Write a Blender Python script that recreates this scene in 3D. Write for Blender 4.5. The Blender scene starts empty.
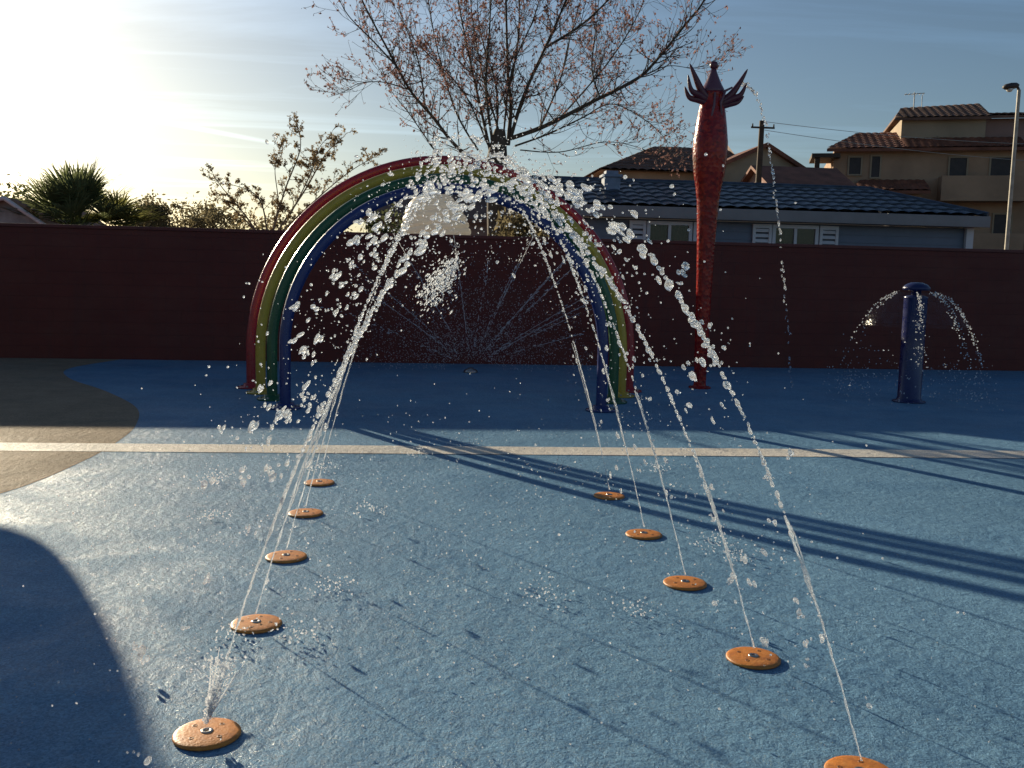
import bpy, math, random
import numpy as np
from mathutils import Vector, Matrix

random.seed(7)
rng = np.random.default_rng(11)
S = bpy.context.scene
COL = S.collection
R = math.radians

# ------------------------------------------------------------------ camera geometry
FPX, CAM_H = 960.0, 1.5
ROLL, PITCH, YAW = R(1.287), R(6.447), R(6.0)


def ray(x, y):
    u, v = x - 512, -(y - 384)
    c, s = math.cos(ROLL), math.sin(ROLL)
    a, b = c * u - s * v, s * u + c * v
    X = a
    Y = FPX * math.cos(PITCH) + b * math.sin(PITCH)
    Z = -FPX * math.sin(PITCH) + b * math.cos(PITCH)
    cy, sy = math.cos(YAW), math.sin(YAW)
    return Vector((X * cy + Y * sy, -X * sy + Y * cy, Z))


def at(x, y, Y):
    """world point at depth plane Y seen at a measured position of the photograph"""
    d = ray(x, y)
    t = Y / d.y
    return Vector((d.x * t, Y, CAM_H + d.z * t))


# ------------------------------------------------------------------ mesh helpers
class MB:
    def __init__(self):
        self.v, self.f, self.m, self.s = [], [], [], []

    def add(self, verts, faces, mat=0, smooth=False):
        o = len(self.v)
        self.v += [tuple(p) for p in verts]
        for f in faces:
            self.f.append(tuple(i + o for i in f))
            self.m.append(mat)
            self.s.append(smooth)
        return self

    def box(self, x0, x1, y0, y1, z0, z1, mat=0, M=None, ch=0.0):
        if ch <= 0:
            vs = [Vector((x, y, z)) for z in (z0, z1) for y in (y0, y1) for x in (x0, x1)]
            fs = [(0, 2, 3, 1), (4, 5, 7, 6), (0, 1, 5, 4), (1, 3, 7, 5), (3, 2, 6, 7), (2, 0, 4, 6)]
        else:
            import bmesh
            bm = bmesh.new()
            bmesh.ops.create_cube(bm, size=1)
            for v in bm.verts:
                v.co = Vector(((x0 + x1) / 2 + v.co.x * (x1 - x0), (y0 + y1) / 2 + v.co.y * (y1 - y0), (z0 + z1) / 2 + v.co.z * (z1 - z0)))
            bmesh.ops.bevel(bm, geom=bm.edges[:] + bm.verts[:], offset=ch, segments=2, affect='EDGES', profile=0.6)
            bm.verts.index_update()
            vs = [v.co.copy() for v in bm.verts]
            fs = [tuple(v.index for v in f.verts) for f in bm.faces]
            bm.free()
        if M is not None:
            vs = [M @ v for v in vs]
        return self.add(vs, fs, mat, False)

    def tube(self, pts, rad, n=8, mat=0, smooth=True, caps=True):
        pts = [Vector(p) for p in pts]
        if not hasattr(rad, '__len__'):
            rad = [rad] * len(pts)
        vs, fs = [], []
        t0 = (pts[1] - pts[0]).normalized()
        up = Vector((0, 0, 1)) if abs(t0.z) < 0.9 else Vector((1, 0, 0))
        nrm = t0.cross(up).normalized()
        for i, p in enumerate(pts):
            if i == 0:
                t = pts[1] - p
            elif i == len(pts) - 1:
                t = p - pts[i - 1]
            else:
                t = pts[i + 1] - pts[i - 1]
            t.normalize()
            nrm = (nrm - t * nrm.dot(t))
            if nrm.length < 1e-6:
                nrm = t.orthogonal()
            nrm.normalize()
            b = t.cross(nrm)
            for k in range(n):
                a = 2 * math.pi * k / n
                vs.append(p + (nrm * math.cos(a) + b * math.sin(a)) * rad[i])
        for i in range(len(pts) - 1):
            for k in range(n):
                k2 = (k + 1) % n
                fs.append((i * n + k, i * n + k2, (i + 1) * n + k2, (i + 1) * n + k))
        self.add(vs, fs, mat, smooth)
        if caps:
            self.add([vs[k] for k in range(n)], [tuple(reversed(range(n)))], mat)
            self.add([vs[(len(pts) - 1) * n + k] for k in range(n)], [tuple(range(n))], mat)
        return self

    def lathe(self, prof, c=(0, 0, 0), n=32, mat=0, M=None, smooth=True, wob=None):
        vs, fs = [], []
        for j, (r, z) in enumerate(prof):
            for k in range(n):
                a = 2 * math.pi * k / n
                rr = r if wob is None else r * wob(a, z)
                vs.append(Vector((rr * math.cos(a), rr * math.sin(a), z)))
        for j in range(len(prof) - 1):
            for k in range(n):
                k2 = (k + 1) % n
                fs.append((j * n + k, j * n + k2, (j + 1) * n + k2, (j + 1) * n + k))
        if prof[0][0] > 1e-4:
            fs.append(tuple(reversed(range(n))))
        if prof[-1][0] > 1e-4:
            fs.append(tuple((len(prof) - 1) * n + k for k in range(n)))
        if M is not None:
            vs = [M @ v for v in vs]
        vs = [v + Vector(c) for v in vs]
        return self.add(vs, fs, mat, smooth)

    def quad(self, a, b, c, d, mat=0):
        return self.add([a, b, c, d], [(0, 1, 2, 3)], mat)

    def build(self, name, mats, parent=None, loc=None):
        me = bpy.data.meshes.new(name)
        me.from_pydata(self.v, [], self.f)
        mats = mats if isinstance(mats, (list, tuple)) else [mats]
        for m in mats:
            me.materials.append(m)
        me.polygons.foreach_set('material_index', self.m)
        me.polygons.foreach_set('use_smooth', self.s)
        me.update()
        o = bpy.data.objects.new(name, me)
        COL.objects.link(o)
        if parent is not None:
            o.parent = parent
            # meshes are written in world space: keep them there under a located Empty
            o.matrix_parent_inverse = root_matrix(parent).inverted()
        return o


def root_matrix(p):
    m = p.matrix_basis.copy()
    q = p
    while q.parent is not None:
        m = q.parent.matrix_basis @ q.matrix_parent_inverse @ m
        q = q.parent
    return m


def empty(name, loc):
    o = bpy.data.objects.new(name, None)
    o.empty_display_size = 0.2
    COL.objects.link(o)
    o.location = loc
    return o


def tag(o, label=None, cat=None, group=None, kind=None):
    if label: o['label'] = label
    if cat: o['category'] = cat
    if group: o['group'] = group
    if kind: o['kind'] = kind
    return o


def copy_tree(o, parent=None):
    c = o.copy()
    COL.objects.link(c)
    c.parent = parent
    for ch in [q for q in S.objects if q.parent == o]:
        copy_tree(ch, c)
    return c


# drops: many small lumps of water in ONE mesh, written with numpy
def ico(level):
    import bmesh
    bm = bmesh.new()
    bmesh.ops.create_icosphere(bm, subdivisions=level, radius=1)
    bm.verts.index_update()
    v = np.array([x.co[:] for x in bm.verts])
    f = np.array([[a.index for a in p.verts] for p in bm.faces])
    bm.free()
    return v, f


ICO = {1: ico(1), 2: ico(2), 3: ico(3)}


def drops_mesh(name, sets, mats, parent=None, extra=None):
    """sets: list of (centres Nx3, radii N, direction Nx3 or None, stretch N or None, level)"""
    V, F, SM = [], [], []
    off = 0
    for C, r, D, st, lev in sets:
        C = np.asarray(C, float)
        if len(C) == 0:
            continue
        bv, bf = ICO[lev]
        n, m = len(C), len(bv)
        r = np.asarray(r, float)
        P = np.repeat(bv[None], n, 0)
        # lumpy, not perfect balls: two low-frequency waves of random phase per drop
        ph = rng.uniform(0, 6.28, (n, 1, 3))
        k = rng.normal(0, 1.6, (n, 3, 3))
        wave = np.sin(np.einsum('nmj,njk->nmk', P, k) + ph).sum(2) * 0.14
        P = P * (1 + wave)[..., None]
        P = P * (r[:, None, None] * (1 + rng.uniform(-.15, .15, (n, 1, 3))))
        if D is not None:
            D = np.asarray(D, float)
            D = D / (np.linalg.norm(D, axis=1, keepdims=True) + 1e-9)
            al = np.einsum('nmj,nj->nm', P, D)
            P = P + (al * (np.asarray(st, float)[:, None] - 1))[..., None] * D[:, None, :]
        P = P + C[:, None, :]
        V.append(P.reshape(-1, 3))
        F.append((bf[None] + (np.arange(n) * m)[:, None, None]).reshape(-1, 3) + off)
        off += n * m
    if extra is not None:  # an MB with tubes
        ev = np.array(extra.v).reshape(-1, 3)
        tri = []
        for f in extra.f:
            for i in range(1, len(f) - 1):
                tri.append((f[0], f[i], f[i + 1]))
        V.append(ev)
        F.append(np.array(tri) + off)
    V = np.concatenate(V)
    F = np.concatenate(F)
    me = bpy.data.meshes.new(name)
    me.vertices.add(len(V))
    me.vertices.foreach_set('co', V.ravel())
    me.loops.add(len(F) * 3)
    me.loops.foreach_set('vertex_index', F.ravel().astype(np.int32))
    me.polygons.add(len(F))
    me.polygons.foreach_set('loop_start', np.arange(len(F), dtype=np.int32) * 3)
    me.polygons.foreach_set('loop_total', np.full(len(F), 3, dtype=np.int32))
    me.update(calc_edges=True)
    me.validate()
    me.polygons.foreach_set('use_smooth', np.ones(len(F), dtype=bool))
    me.materials.append(mats)
    o = bpy.data.objects.new(name, me)
    COL.objects.link(o)
    if parent is not None:
        o.parent = parent
        o.matrix_parent_inverse = root_matrix(parent).inverted()
    return o


# ------------------------------------------------------------------ materials
class NT:
    def __init__(self, name):
        self.mat = bpy.data.materials.new(name)
        self.mat.use_nodes = True
        self.t = self.mat.node_tree
        self.t.nodes.clear()
        self.out = self.n('ShaderNodeOutputMaterial')

    def n(self, typ, **kw):
        x = self.t.nodes.new(typ)
        for k, v in kw.items():
            setattr(x, k, v)
        return x

    def l(self, a, b):
        self.t.links.new(a, b)

    def coord(self, scale=(1, 1, 1), kind='Object', rot=(0, 0, 0)):
        tc = self.n('ShaderNodeTexCoord')
        mp = self.n('ShaderNodeMapping')
        mp.inputs['Scale'].default_value = scale
        mp.inputs['Rotation'].default_value = rot
        self.l(tc.outputs[kind], mp.inputs['Vector'])
        return mp.outputs['Vector']

    def noise(self, vec, scale, detail=4, rough=0.55, dist=0.0):
        x = self.n('ShaderNodeTexNoise')
        x.inputs['Scale'].default_value = scale
        x.inputs['Detail'].default_value = detail
        x.inputs['Roughness'].default_value = rough
        x.inputs['Distortion'].default_value = dist
        self.l(vec, x.inputs['Vector'])
        return x.outputs['Fac']

    def ramp(self, fac, stops):
        x = self.n('ShaderNodeValToRGB')
        e = x.color_ramp.elements
        while len(e) < len(stops):
            e.new(0.5)
        for el, (p, c) in zip(e, stops):
            el.position = p
            el.color = (c[0], c[1], c[2], 1) if hasattr(c, '__len__') else (c, c, c, 1)
        self.l(fac, x.inputs['Fac'])
        return x.outputs['Color']

    def mix(self, fac, a, b, mode='MIX'):
        x = self.n('ShaderNodeMix', data_type='RGBA', blend_type=mode)
        for sock, val in ((x.inputs[0], fac), (x.inputs[6], a), (x.inputs[7], b)):
            if hasattr(val, 'is_linked') or hasattr(val, 'links'):
                self.l(val, sock)
            elif hasattr(val, '__len__'):
                sock.default_value = (val[0], val[1], val[2], 1)
            else:
                sock.default_value = val
        return x.outputs[2]

    def math(self, op, a, b=0.0):
        x = self.n('ShaderNodeMath', operation=op)
        for sock, val in ((x.inputs[0], a), (x.inputs[1], b)):
            if hasattr(val, 'links'):
                self.l(val, sock)
            else:
                sock.default_value = val
        return x.outputs[0]

    def bump(self, h, strength=0.3, dist=0.01, normal=None):
        x = self.n('ShaderNodeBump')
        x.inputs['Strength'].default_value = strength
        x.inputs['Distance'].default_value = dist
        self.l(h, x.inputs['Height'])
        if normal is not None:
            self.l(normal, x.inputs['Normal'])
        return x.outputs['Normal']

    def pbr(self, col, rough=0.5, normal=None, **kw):
        p = self.n('ShaderNodeBsdfPrincipled')
        for nm, val in [('Base Color', col), ('Roughness', rough)] + [(k.replace('_', ' '), v) for k, v in kw.items()]:
            s = p.inputs[nm]
            if hasattr(val, 'links'):
                self.l(val, s)
            elif hasattr(val, '__len__') and len(val) == 3 and s.type == 'RGBA':
                s.default_value = (*val, 1)
            else:
                s.default_value = val
        if normal is not None:
            self.l(normal, p.inputs['Normal'])
        self.l(p.outputs[0], self.out.inputs['Surface'])
        return p


def simple(name, col, rough=0.5, var=0.25, scale=6.0, bump=0.15, bscale=60, kind='Object', **kw):
    m = NT(name)
    v = m.coord(kind=kind)
    nz = m.noise(v, scale, 5)
    lo = tuple(c * (1 - var) for c in col)
    hi = tuple(min(1, c * (1 + var)) for c in col)
    c = m.ramp(nz, [(0.3, lo), (0.7, hi)])
    b = m.bump(m.noise(v, bscale, 4), bump, 0.01)
    m.pbr(c, rough, b, **kw)
    return m.mat


def pad_material(name, ca, cb, wet=1.0, spec=0.03):
    """wet poured-rubber surface: fine granules, water film in patches, worn paler spots"""
    m = NT(name)
    v = m.coord()
    big = m.noise(v, 0.55, 5, 0.6)
    mid = m.noise(v, 3.5, 6, 0.65, 0.4)
    gran = m.noise(v, 120, 2, 0.6)
    vor = m.n('ShaderNodeTexVoronoi')
    vor.inputs['Scale'].default_value = 140
    m.l(v, vor.inputs['Vector'])
    c = m.mix(m.ramp(mid, [(0.35, 0), (0.7, 1)]), ca, cb)
    c = m.mix(m.math('MULTIPLY', m.ramp(big, [(0.35, 0), (0.75, 1)]), 0.45), c, tuple(min(1, q * 1.35 + .01) for q in cb))
    sep = m.n('ShaderNodeSeparateColor')
    m.l(vor.outputs['Color'], sep.inputs[0])
    gr = m.math('MULTIPLY_ADD', sep.outputs[0], 0.5)
    gr.node.inputs[2].default_value = 0.75
    g = m.n('ShaderNodeCombineColor')
    for i in range(3):
        m.l(gr, g.inputs[i])
    c = m.mix(1.0, c, g.outputs[0], 'MULTIPLY')
    # film of water: where deep, smooth; elsewhere the granules poke out
    film = m.ramp(m.noise(v, 1.7, 6, 0.6, 0.8), [(0.40, 0.0), (0.62, 1.0)])
    rip = m.noise(m.coord(scale=(1, 0.8, 1)), 15, 7, 0.68, 0.3)
    b1 = m.n('ShaderNodeBump')
    m.l(gran, b1.inputs['Height'])
    b1.inputs['Distance'].default_value = 0.0045
    m.l(m.math('MULTIPLY_ADD', film, -0.6), b1.inputs['Strength'])
    b1.inputs['Strength'].links[0].from_node.inputs[2].default_value = 0.95
    pud = m.ramp(m.noise(v, 0.9, 5, 0.6, 0.5), [(0.50, 0.0), (0.60, 1.0)])
    rip2 = m.noise(m.coord(scale=(1, 0.6, 1), rot=(0, 0, 0.5)), 9, 4, 0.55, 0.6)
    b2 = m.bump(rip, 0.9, 0.018, b1.outputs[0])
    b3 = m.n('ShaderNodeBump')
    m.l(rip2, b3.inputs['Height'])
    b3.inputs['Distance'].default_value = 0.02
    m.l(m.math('MULTIPLY', pud, 0.55), b3.inputs['Strength'])
    m.l(b2, b3.inputs['Normal'])
    c = m.mix(m.math('MULTIPLY', pud, 0.35), c, m.mix(1.0, c, (0.72, 0.80, 0.88), 'MULTIPLY'))
    rough = m.math('MULTIPLY_ADD', film, -0.20 * wet)
    rough.node.inputs[2].default_value = 0.62
    p = m.pbr(c, rough, b3.outputs[0])
    p.inputs['Specular IOR Level'].default_value = spec
    cw = m.math('MULTIPLY_ADD', film, 0.11 * wet)
    cw.node.inputs[2].default_value = 0.045 * wet
    m.l(cw, p.inputs['Coat Weight'])
    p.inputs['Coat Roughness'].default_value = 0.13
    # every rubber granule is a small facet tilted its own way
    vs = m.n('ShaderNodeVectorMath', operation='SUBTRACT')
    m.l(vor.outputs['Color'], vs.inputs[0])
    vs.inputs[1].default_value = (0.5, 0.5, 0.5)
    vm = m.n('ShaderNodeVectorMath', operation='SCALE')
    m.l(vs.outputs[0], vm.inputs[0])
    vm.inputs['Scale'].default_value = 0.75
    va = m.n('ShaderNodeVectorMath', operation='ADD')
    m.l(vm.outputs[0], va.inputs[0])
    m.l(b3.outputs[0], va.inputs[1])
    vn = m.n('ShaderNodeVectorMath', operation='NORMALIZE')
    m.l(va.outputs[0], vn.inputs[0])
    m.l(vn.outputs[0], p.inputs['Coat Normal'])
    return m.mat


PAD_BLUE = pad_material('pad_blue', (0.125, 0.245, 0.375), (0.165, 0.305, 0.44))
PAD_SAND = pad_material('pad_sand', (0.24, 0.19, 0.135), (0.34, 0.26, 0.185), 0.12, 0.01)
PAD_WHITE = pad_material('pad_white', (0.60, 0.55, 0.48), (0.72, 0.67, 0.60), 0.5, 0.05)
EARTH = simple('earth', (0.16, 0.13, 0.09), 0.95, 0.4, 0.8, 0.4, 20)


def wall_mat():
    m = NT('wall_red')
    v = m.coord()
    n1 = m.noise(v, 1.3, 6, 0.65)
    streak = m.noise(m.coord(scale=(5, 5, 0.35)), 1.5, 5, 0.6)
    c = m.ramp(n1, [(0.3, (0.115, 0.020, 0.014)), (0.7, (0.150, 0.026, 0.018))])
    c = m.mix(m.math('MULTIPLY', m.ramp(streak, [(0.5, 0), (0.8, 1)]), 0.45), c, (0.07, 0.026, 0.025))
    dirt = m.ramp(m.noise(m.coord(scale=(0.8, 0.8, 2.2)), 1.1, 6, 0.7), [(0.45, 0), (0.7, 1)])
    c = m.mix(m.math('MULTIPLY', dirt, 0.4), c, (0.16, 0.05, 0.035))
    br = m.n('ShaderNodeTexBrick')
    br.inputs['Scale'].default_value = 1.0
    br.inputs['Brick Width'].default_value = 0.5
    br.inputs['Row Height'].default_value = 0.2
    br.inputs['Mortar Size'].default_value = 0.006
    br.inputs['Mortar Smooth'].default_value = 0.6
    m.l(m.coord(rot=(math.radians(90), 0, 0)), br.inputs['Vector'])
    c = m.mix(m.math('MULTIPLY', br.outputs['Fac'], 0.25), c, (0.05, 0.015, 0.013))
    b = m.bump(m.noise(v, 90, 4, 0.7), 0.5, 0.006, m.bump(m.math('SUBTRACT', 1.0, br.outputs['Fac']), 0.5, 0.006))
    m.pbr(c, 0.75, b)
    return m.mat


WALL = wall_mat()
WALLCAP = simple('wall_capping', (0.13, 0.026, 0.02), 0.6, 0.2, 3)


def paint(name, col, rough=0.28):
    m = NT(name)
    v = m.coord()
    c = m.ramp(m.noise(v, 2.5, 6, 0.65), [(0.3, tuple(q * .8 for q in col)), (0.72, col)])
    spots = m.noise(v, 70, 2)
    b = m.bump(m.ramp(spots, [(0.6, 0), (0.68, 1)]), 0.25, 0.003)
    m.pbr(c, m.ramp(m.noise(v, 9, 4), [(0.3, rough * .7), (0.7, rough * 1.5)]), b, Coat_Weight=0.2, Coat_Roughness=0.12)
    return m.mat


P_RED = paint('paint_red', (0.42, 0.022, 0.03))
P_YEL = paint('paint_yellow', (0.62, 0.39, 0.04))
P_GRN = paint('paint_green', (0.022, 0.11, 0.038))
P_BLU = paint('paint_blue', (0.02, 0.035, 0.17))
P_NAVY = paint('paint_navy', (0.010, 0.016, 0.10))
BOLT = simple('bolt_steel', (0.4, 0.4, 0.4), 0.35, 0.1, Metallic=1.0)


def orange_mat():
    m = NT('nozzle_orange')
    geo = m.n('ShaderNodeNewGeometry')
    v = geo.outputs['Position']
    c = m.ramp(m.noise(v, 28, 6, 0.7), [(0.30, (0.42, 0.13, 0.02)), (0.55, (0.66, 0.225, 0.03)), (0.75, (0.72, 0.31, 0.07))])
    c = m.mix(m.math('MULTIPLY', m.ramp(m.noise(v, 9, 5, 0.7), [(0.5, 0), (0.7, 1)]), 0.45), c, (0.22, 0.10, 0.04))
    b = m.bump(m.noise(v, 110, 3), 0.4, 0.004)
    m.pbr(c, 0.5, b)
    return m.mat


ORANGE = orange_mat()
ORANGE_DARK = simple('screw_bronze', (0.16, 0.06, 0.02), 0.45, 0.2)
STEEL = simple('nozzle_steel', (0.45, 0.43, 0.40), 0.3, 0.15, Metallic=1.0)


def dragon_mat():
    m = NT('scaled_red')
    v = m.coord()
    vor = m.n('ShaderNodeTexVoronoi')
    vor.inputs['Scale'].default_value = 24
    m.l(v, vor.inputs['Vector'])
    sep = m.n('ShaderNodeSeparateColor')
    m.l(vor.outputs['Color'], sep.inputs[0])
    c = m.ramp(sep.outputs[0], [(0.0, (0.17, 0.005, 0.008)), (0.55, (0.32, 0.010, 0.010)), (0.9, (0.44, 0.03, 0.015))])
    b = m.bump(vor.outputs['Distance'], 0.4, 0.01)
    m.pbr(c, 0.22, b, Specular_IOR_Level=0.35)
    return m.mat


SCALES = dragon_mat()
CLAW = paint('claw_maroon', (0.13, 0.02, 0.035), 0.35)
MAUVE = paint('mauve_cap', (0.17, 0.06, 0.085), 0.3)


def water_mat(name, white=0.45):
    """clear water with entrained air: a glass body that also passes light diffusely"""
    m = NT(name)
    g = m.n('ShaderNodeBsdfGlass')
    g.inputs['IOR'].default_value = 1.33
    g.inputs['Roughness'].default_value = 0.02
    g.inputs['Color'].default_value = (0.98, 0.99, 1, 1)
    t = m.n('ShaderNodeBsdfTranslucent')
    t.inputs['Color'].default_value = (0.92, 0.93, 0.95, 1)
    d = m.n('ShaderNodeBsdfDiffuse')
    d.inputs['Color'].default_value = (0.9, 0.92, 0.94, 1)
    a = m.n('ShaderNodeMixShader')
    a.inputs[0].default_value = 0.35
    m.l(t.outputs[0], a.inputs[1])
    m.l(d.outputs[0], a.inputs[2])
    s = m.n('ShaderNodeMixShader')
    s.inputs[0].default_value = white
    m.l(g.outputs[0], s.inputs[1])
    m.l(a.outputs[0], s.inputs[2])
    m.l(s.outputs[0], m.out.inputs['Surface'])
    return m.mat


WATER = water_mat('aerated_water', 0.21)
SPRAY = water_mat('fine_spray', 0.38)
FROTH_GLINT = water_mat('froth', 0.8)  # nozzle froth; on the ground spray its white stands in for sky glints


def film_mat():
    m = NT('water_film')
    v = m.coord()
    tr = m.n('ShaderNodeBsdfTransparent')
    gl = m.n('ShaderNodeBsdfGlossy')
    gl.inputs['Roughness'].default_value = 0.12
    m.l(m.bump(m.noise(v, 30, 3), 0.6, 0.01), gl.inputs['Normal'])
    s = m.n('ShaderNodeMixShader')
    m.l(m.ramp(m.noise(m.coord(scale=(6, 6, 1.2)), 3, 4), [(0.4, 0.01), (0.75, 0.06)]), s.inputs[0])
    m.l(tr.outputs[0], s.inputs[1])
    m.l(gl.outputs[0], s.inputs[2])
    m.l(s.outputs[0], m.out.inputs['Surface'])
    return m.mat


FILM = film_mat()

SIDING = simple('siding_grey_blue', (0.17, 0.20, 0.27), 0.6, 0.12, 2)
TRIM = simple('trim_white', (0.26, 0.23, 0.24), 0.5, 0.1, 3)
SHUT = simple('shutter_white', (0.68, 0.66, 0.70), 0.5, 0.1, 3)
TILE_BLUE = simple('tile_slate_blue', (0.04, 0.055, 0.085), 0.35, 0.5, 5, 0.2, 40)
TILE_RED = simple('tile_terracotta', (0.20, 0.075, 0.045), 0.8, 0.4, 1.5, 0.5, 15)
TILE_BROWN = simple('tile_brown', (0.16, 0.085, 0.06), 0.8, 0.4, 1.5, 0.5, 15)
RENDER_TAN = simple('render_tan', (0.42, 0.27, 0.175), 0.85, 0.2, 0.7)
RENDER_CREAM = simple('render_cream', (0.38, 0.29, 0.20), 0.85, 0.15, 0.7)
RENDER_PINK = simple('render_pink', (0.32, 0.20, 0.17), 0.85, 0.2, 0.7)
WOOD_DARK = simple('wood_dark', (0.07, 0.045, 0.03), 0.8, 0.3, 4)
DARK_OPEN = simple('dark_shutter', (0.05, 0.04, 0.04), 0.6, 0.2, 4)
METAL_GREY = simple('metal_grey', (0.40, 0.38, 0.35), 0.45, 0.15, 3, Metallic=0.3)
CURTAIN = simple('curtain_ochre', (0.30, 0.26, 0.15), 0.8, 0.3, 8)


def glass_pane():
    m = NT('pane_glass')
    p = m.pbr((0.04, 0.05, 0.05), 0.08)
    p.inputs['Specular IOR Level'].default_value = 0.6
    p.inputs['Alpha'].default_value = 0.55
    return m.mat


PANE = glass_pane()


def bark(name, col):
    m = NT(name)
    v = m.coord(scale=(1, 1, 0.3))
    c = m.ramp(m.noise(v, 14, 6, 0.7), [(0.3, tuple(q * .55 for q in col)), (0.7, tuple(q * 1.3 for q in col))])
    m.pbr(c, 0.85, m.bump(m.noise(v, 30, 5), 0.6, 0.02))
    return m.mat


BARK = bark('bark_brown', (0.10, 0.075, 0.055))
BARK_PALE = bark('bark_pale', (0.24, 0.18, 0.12))


def leaf(name, col, trans=0.35, var=0.5, scale=3.0):
    m = NT(name)
    v = m.coord()
    c = m.ramp(m.noise(v, scale, 4), [(0.3, tuple(q * (1 - var) for q in col)), (0.7, tuple(q * (1 + var) for q in col))])
    d = m.n('ShaderNodeBsdfDiffuse')
    t = m.n('ShaderNodeBsdfTranslucent')
    m.l(c, d.inputs['Color'])
    m.l(c, t.inputs['Color'])
    s = m.n('ShaderNodeMixShader')
    s.inputs[0].default_value = trans
    m.l(d.outputs[0], s.inputs[1])
    m.l(t.outputs[0], s.inputs[2])
    m.l(s.outputs[0], m.out.inputs['Surface'])
    return m.mat


BUD_RED = leaf('buds_russet', (0.30, 0.17, 0.15), 0.5)
BUD_CREAM = leaf('buds_cream', (0.30, 0.22, 0.12), 0.45)
FROND = leaf('frond_green', (0.13, 0.15, 0.07), 0.5)
FROND_Y = leaf('frond_olive', (0.17, 0.17, 0.06), 0.5)
LEAF_DARK = leaf('leaf_dark', (0.09, 0.10, 0.05), 0.45)
LEAF_OLIVE = leaf('leaf_olive', (0.20, 0.17, 0.10), 0.5)

# ------------------------------------------------------------------ world, sun, camera
SUN_AZ, SUN_EL = R(30.5), R(14.9)      # azimuth to the left of +Y
W = bpy.data.worlds.new('World')
S.world = W
W.use_nodes = True
wt = W.node_tree
wt.nodes.clear()
wo = wt.nodes.new('ShaderNodeOutputWorld')
bg = wt.nodes.new('ShaderNodeBackground')
sky = wt.nodes.new('ShaderNodeTexSky')
sky.sky_type = 'NISHITA'
sky.sun_disc = False
sky.sun_elevation = SUN_EL
sky.sun_rotation = -SUN_AZ
sky.altitude = 10
sky.air_density = 1.0
sky.dust_density = 0.95
sky.ozone_density = 2.2
bg.inputs['Strength'].default_value = 0.05
# thin cirrus wisps and one vapour trail high in the sky
tc = wt.nodes.new('ShaderNodeTexCoord')


def wmath(op, a, b=0.0, c=None):
    x = wt.nodes.new('ShaderNodeMath')
    x.operation = op
    for i, val in enumerate((a, b) if c is None else (a, b, c)):
        if hasattr(val, 'links'):
            wt.links.new(val, x.inputs[i])
        else:
            x.inputs[i].default_value = val
    return x.outputs[0]


sepw = wt.nodes.new('ShaderNodeSeparateXYZ')
wt.links.new(tc.outputs['Generated'], sepw.inputs[0])
zc = wmath('MAXIMUM', sepw.outputs[2], 0.03)
cmb = wt.nodes.new('ShaderNodeCombineXYZ')
wt.links.new(wmath('DIVIDE', sepw.outputs[0], zc), cmb.inputs[0])
wt.links.new(wmath('DIVIDE', sepw.outputs[1], zc), cmb.inputs[1])
mpw = wt.nodes.new('ShaderNodeMapping')
mpw.inputs['Scale'].default_value = (0.30, 1.1, 1)
mpw.inputs['Rotation'].default_value = (0, 0, R(24))
wt.links.new(cmb.outputs[0], mpw.inputs['Vector'])
nzw = wt.nodes.new('ShaderNodeTexNoise')
nzw.inputs['Scale'].default_value = 0.9
nzw.inputs['Detail'].default_value = 7
nzw.inputs['Roughness'].default_value = 0.6
nzw.inputs['Distortion'].default_value = 0.6
wt.links.new(mpw.outputs[0], nzw.inputs['Vector'])
rpw = wt.nodes.new('ShaderNodeValToRGB')
rpw.color_ramp.elements[0].position = 0.50
rpw.color_ramp.elements[0].color = (0, 0, 0, 1)
rpw.color_ramp.elements[1].position = 0.80
rpw.color_ramp.elements[1].color = (1, 1, 1, 1)
wt.links.new(nzw.outputs['Fac'], rpw.inputs['Fac'])
# vapour trail: a great circle through two sky directions, faded at its ends
ta, tb = ray(110, 112).normalized(), ray(290, 146).normalized()
tn = ta.cross(tb).normalized()
tm = (ta + tb).normalized()


def wdot(vec):
    x = wt.nodes.new('ShaderNodeVectorMath')
    x.operation = 'DOT_PRODUCT'
    wt.links.new(tc.outputs['Generated'], x.inputs[0])
    x.inputs[1].default_value = vec
    return x.outputs['Value']


trail = wmath('SUBTRACT', 1.0, wmath('DIVIDE', wmath('ABSOLUTE', wdot(tn)), 0.0028))
trail = wmath('MAXIMUM', trail, 0.0)
fade = wmath('MAXIMUM', wmath('SUBTRACT', 1.0, wmath('DIVIDE', wmath('SUBTRACT', 1.0, wdot(tm)), 0.006)), 0.0)
trail = wmath('MULTIPLY', wmath('MULTIPLY', trail, fade), 0.5)
cl = wmath('ADD', wmath('MULTIPLY', rpw.outputs['Color'], 0.5), trail)
cl = wmath('MINIMUM', cl, 1.0)
brt = wt.nodes.new('ShaderNodeMix')
brt.data_type = 'RGBA'
brt.blend_type = 'ADD'
wt.links.new(cl, brt.inputs[0])
bal = wt.nodes.new('ShaderNodeMix')
bal.data_type = 'RGBA'
bal.blend_type = 'MULTIPLY'
bal.inputs[0].default_value = 1.0
wt.links.new(sky.outputs[0], bal.inputs[6])
bal.inputs[7].default_value = (1.0, 1.06, 1.10, 1)
wt.links.new(bal.outputs[2], brt.inputs[6])
# cirrus scatters sky and sun light: adds a fraction of the light already coming from that direction
scl = wt.nodes.new('ShaderNodeMix')
scl.data_type = 'RGBA'
scl.blend_type = 'MULTIPLY'
scl.inputs[0].default_value = 1.0
wt.links.new(bal.outputs[2], scl.inputs[6])
scl.inputs[7].default_value = (0.55, 0.66, 0.80, 1)
wt.links.new(scl.outputs[2], brt.inputs[7])
wt.links.new(brt.outputs[2], bg.inputs['Color'])
wt.links.new(bg.outputs[0], wo.inputs['Surface'])

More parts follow.
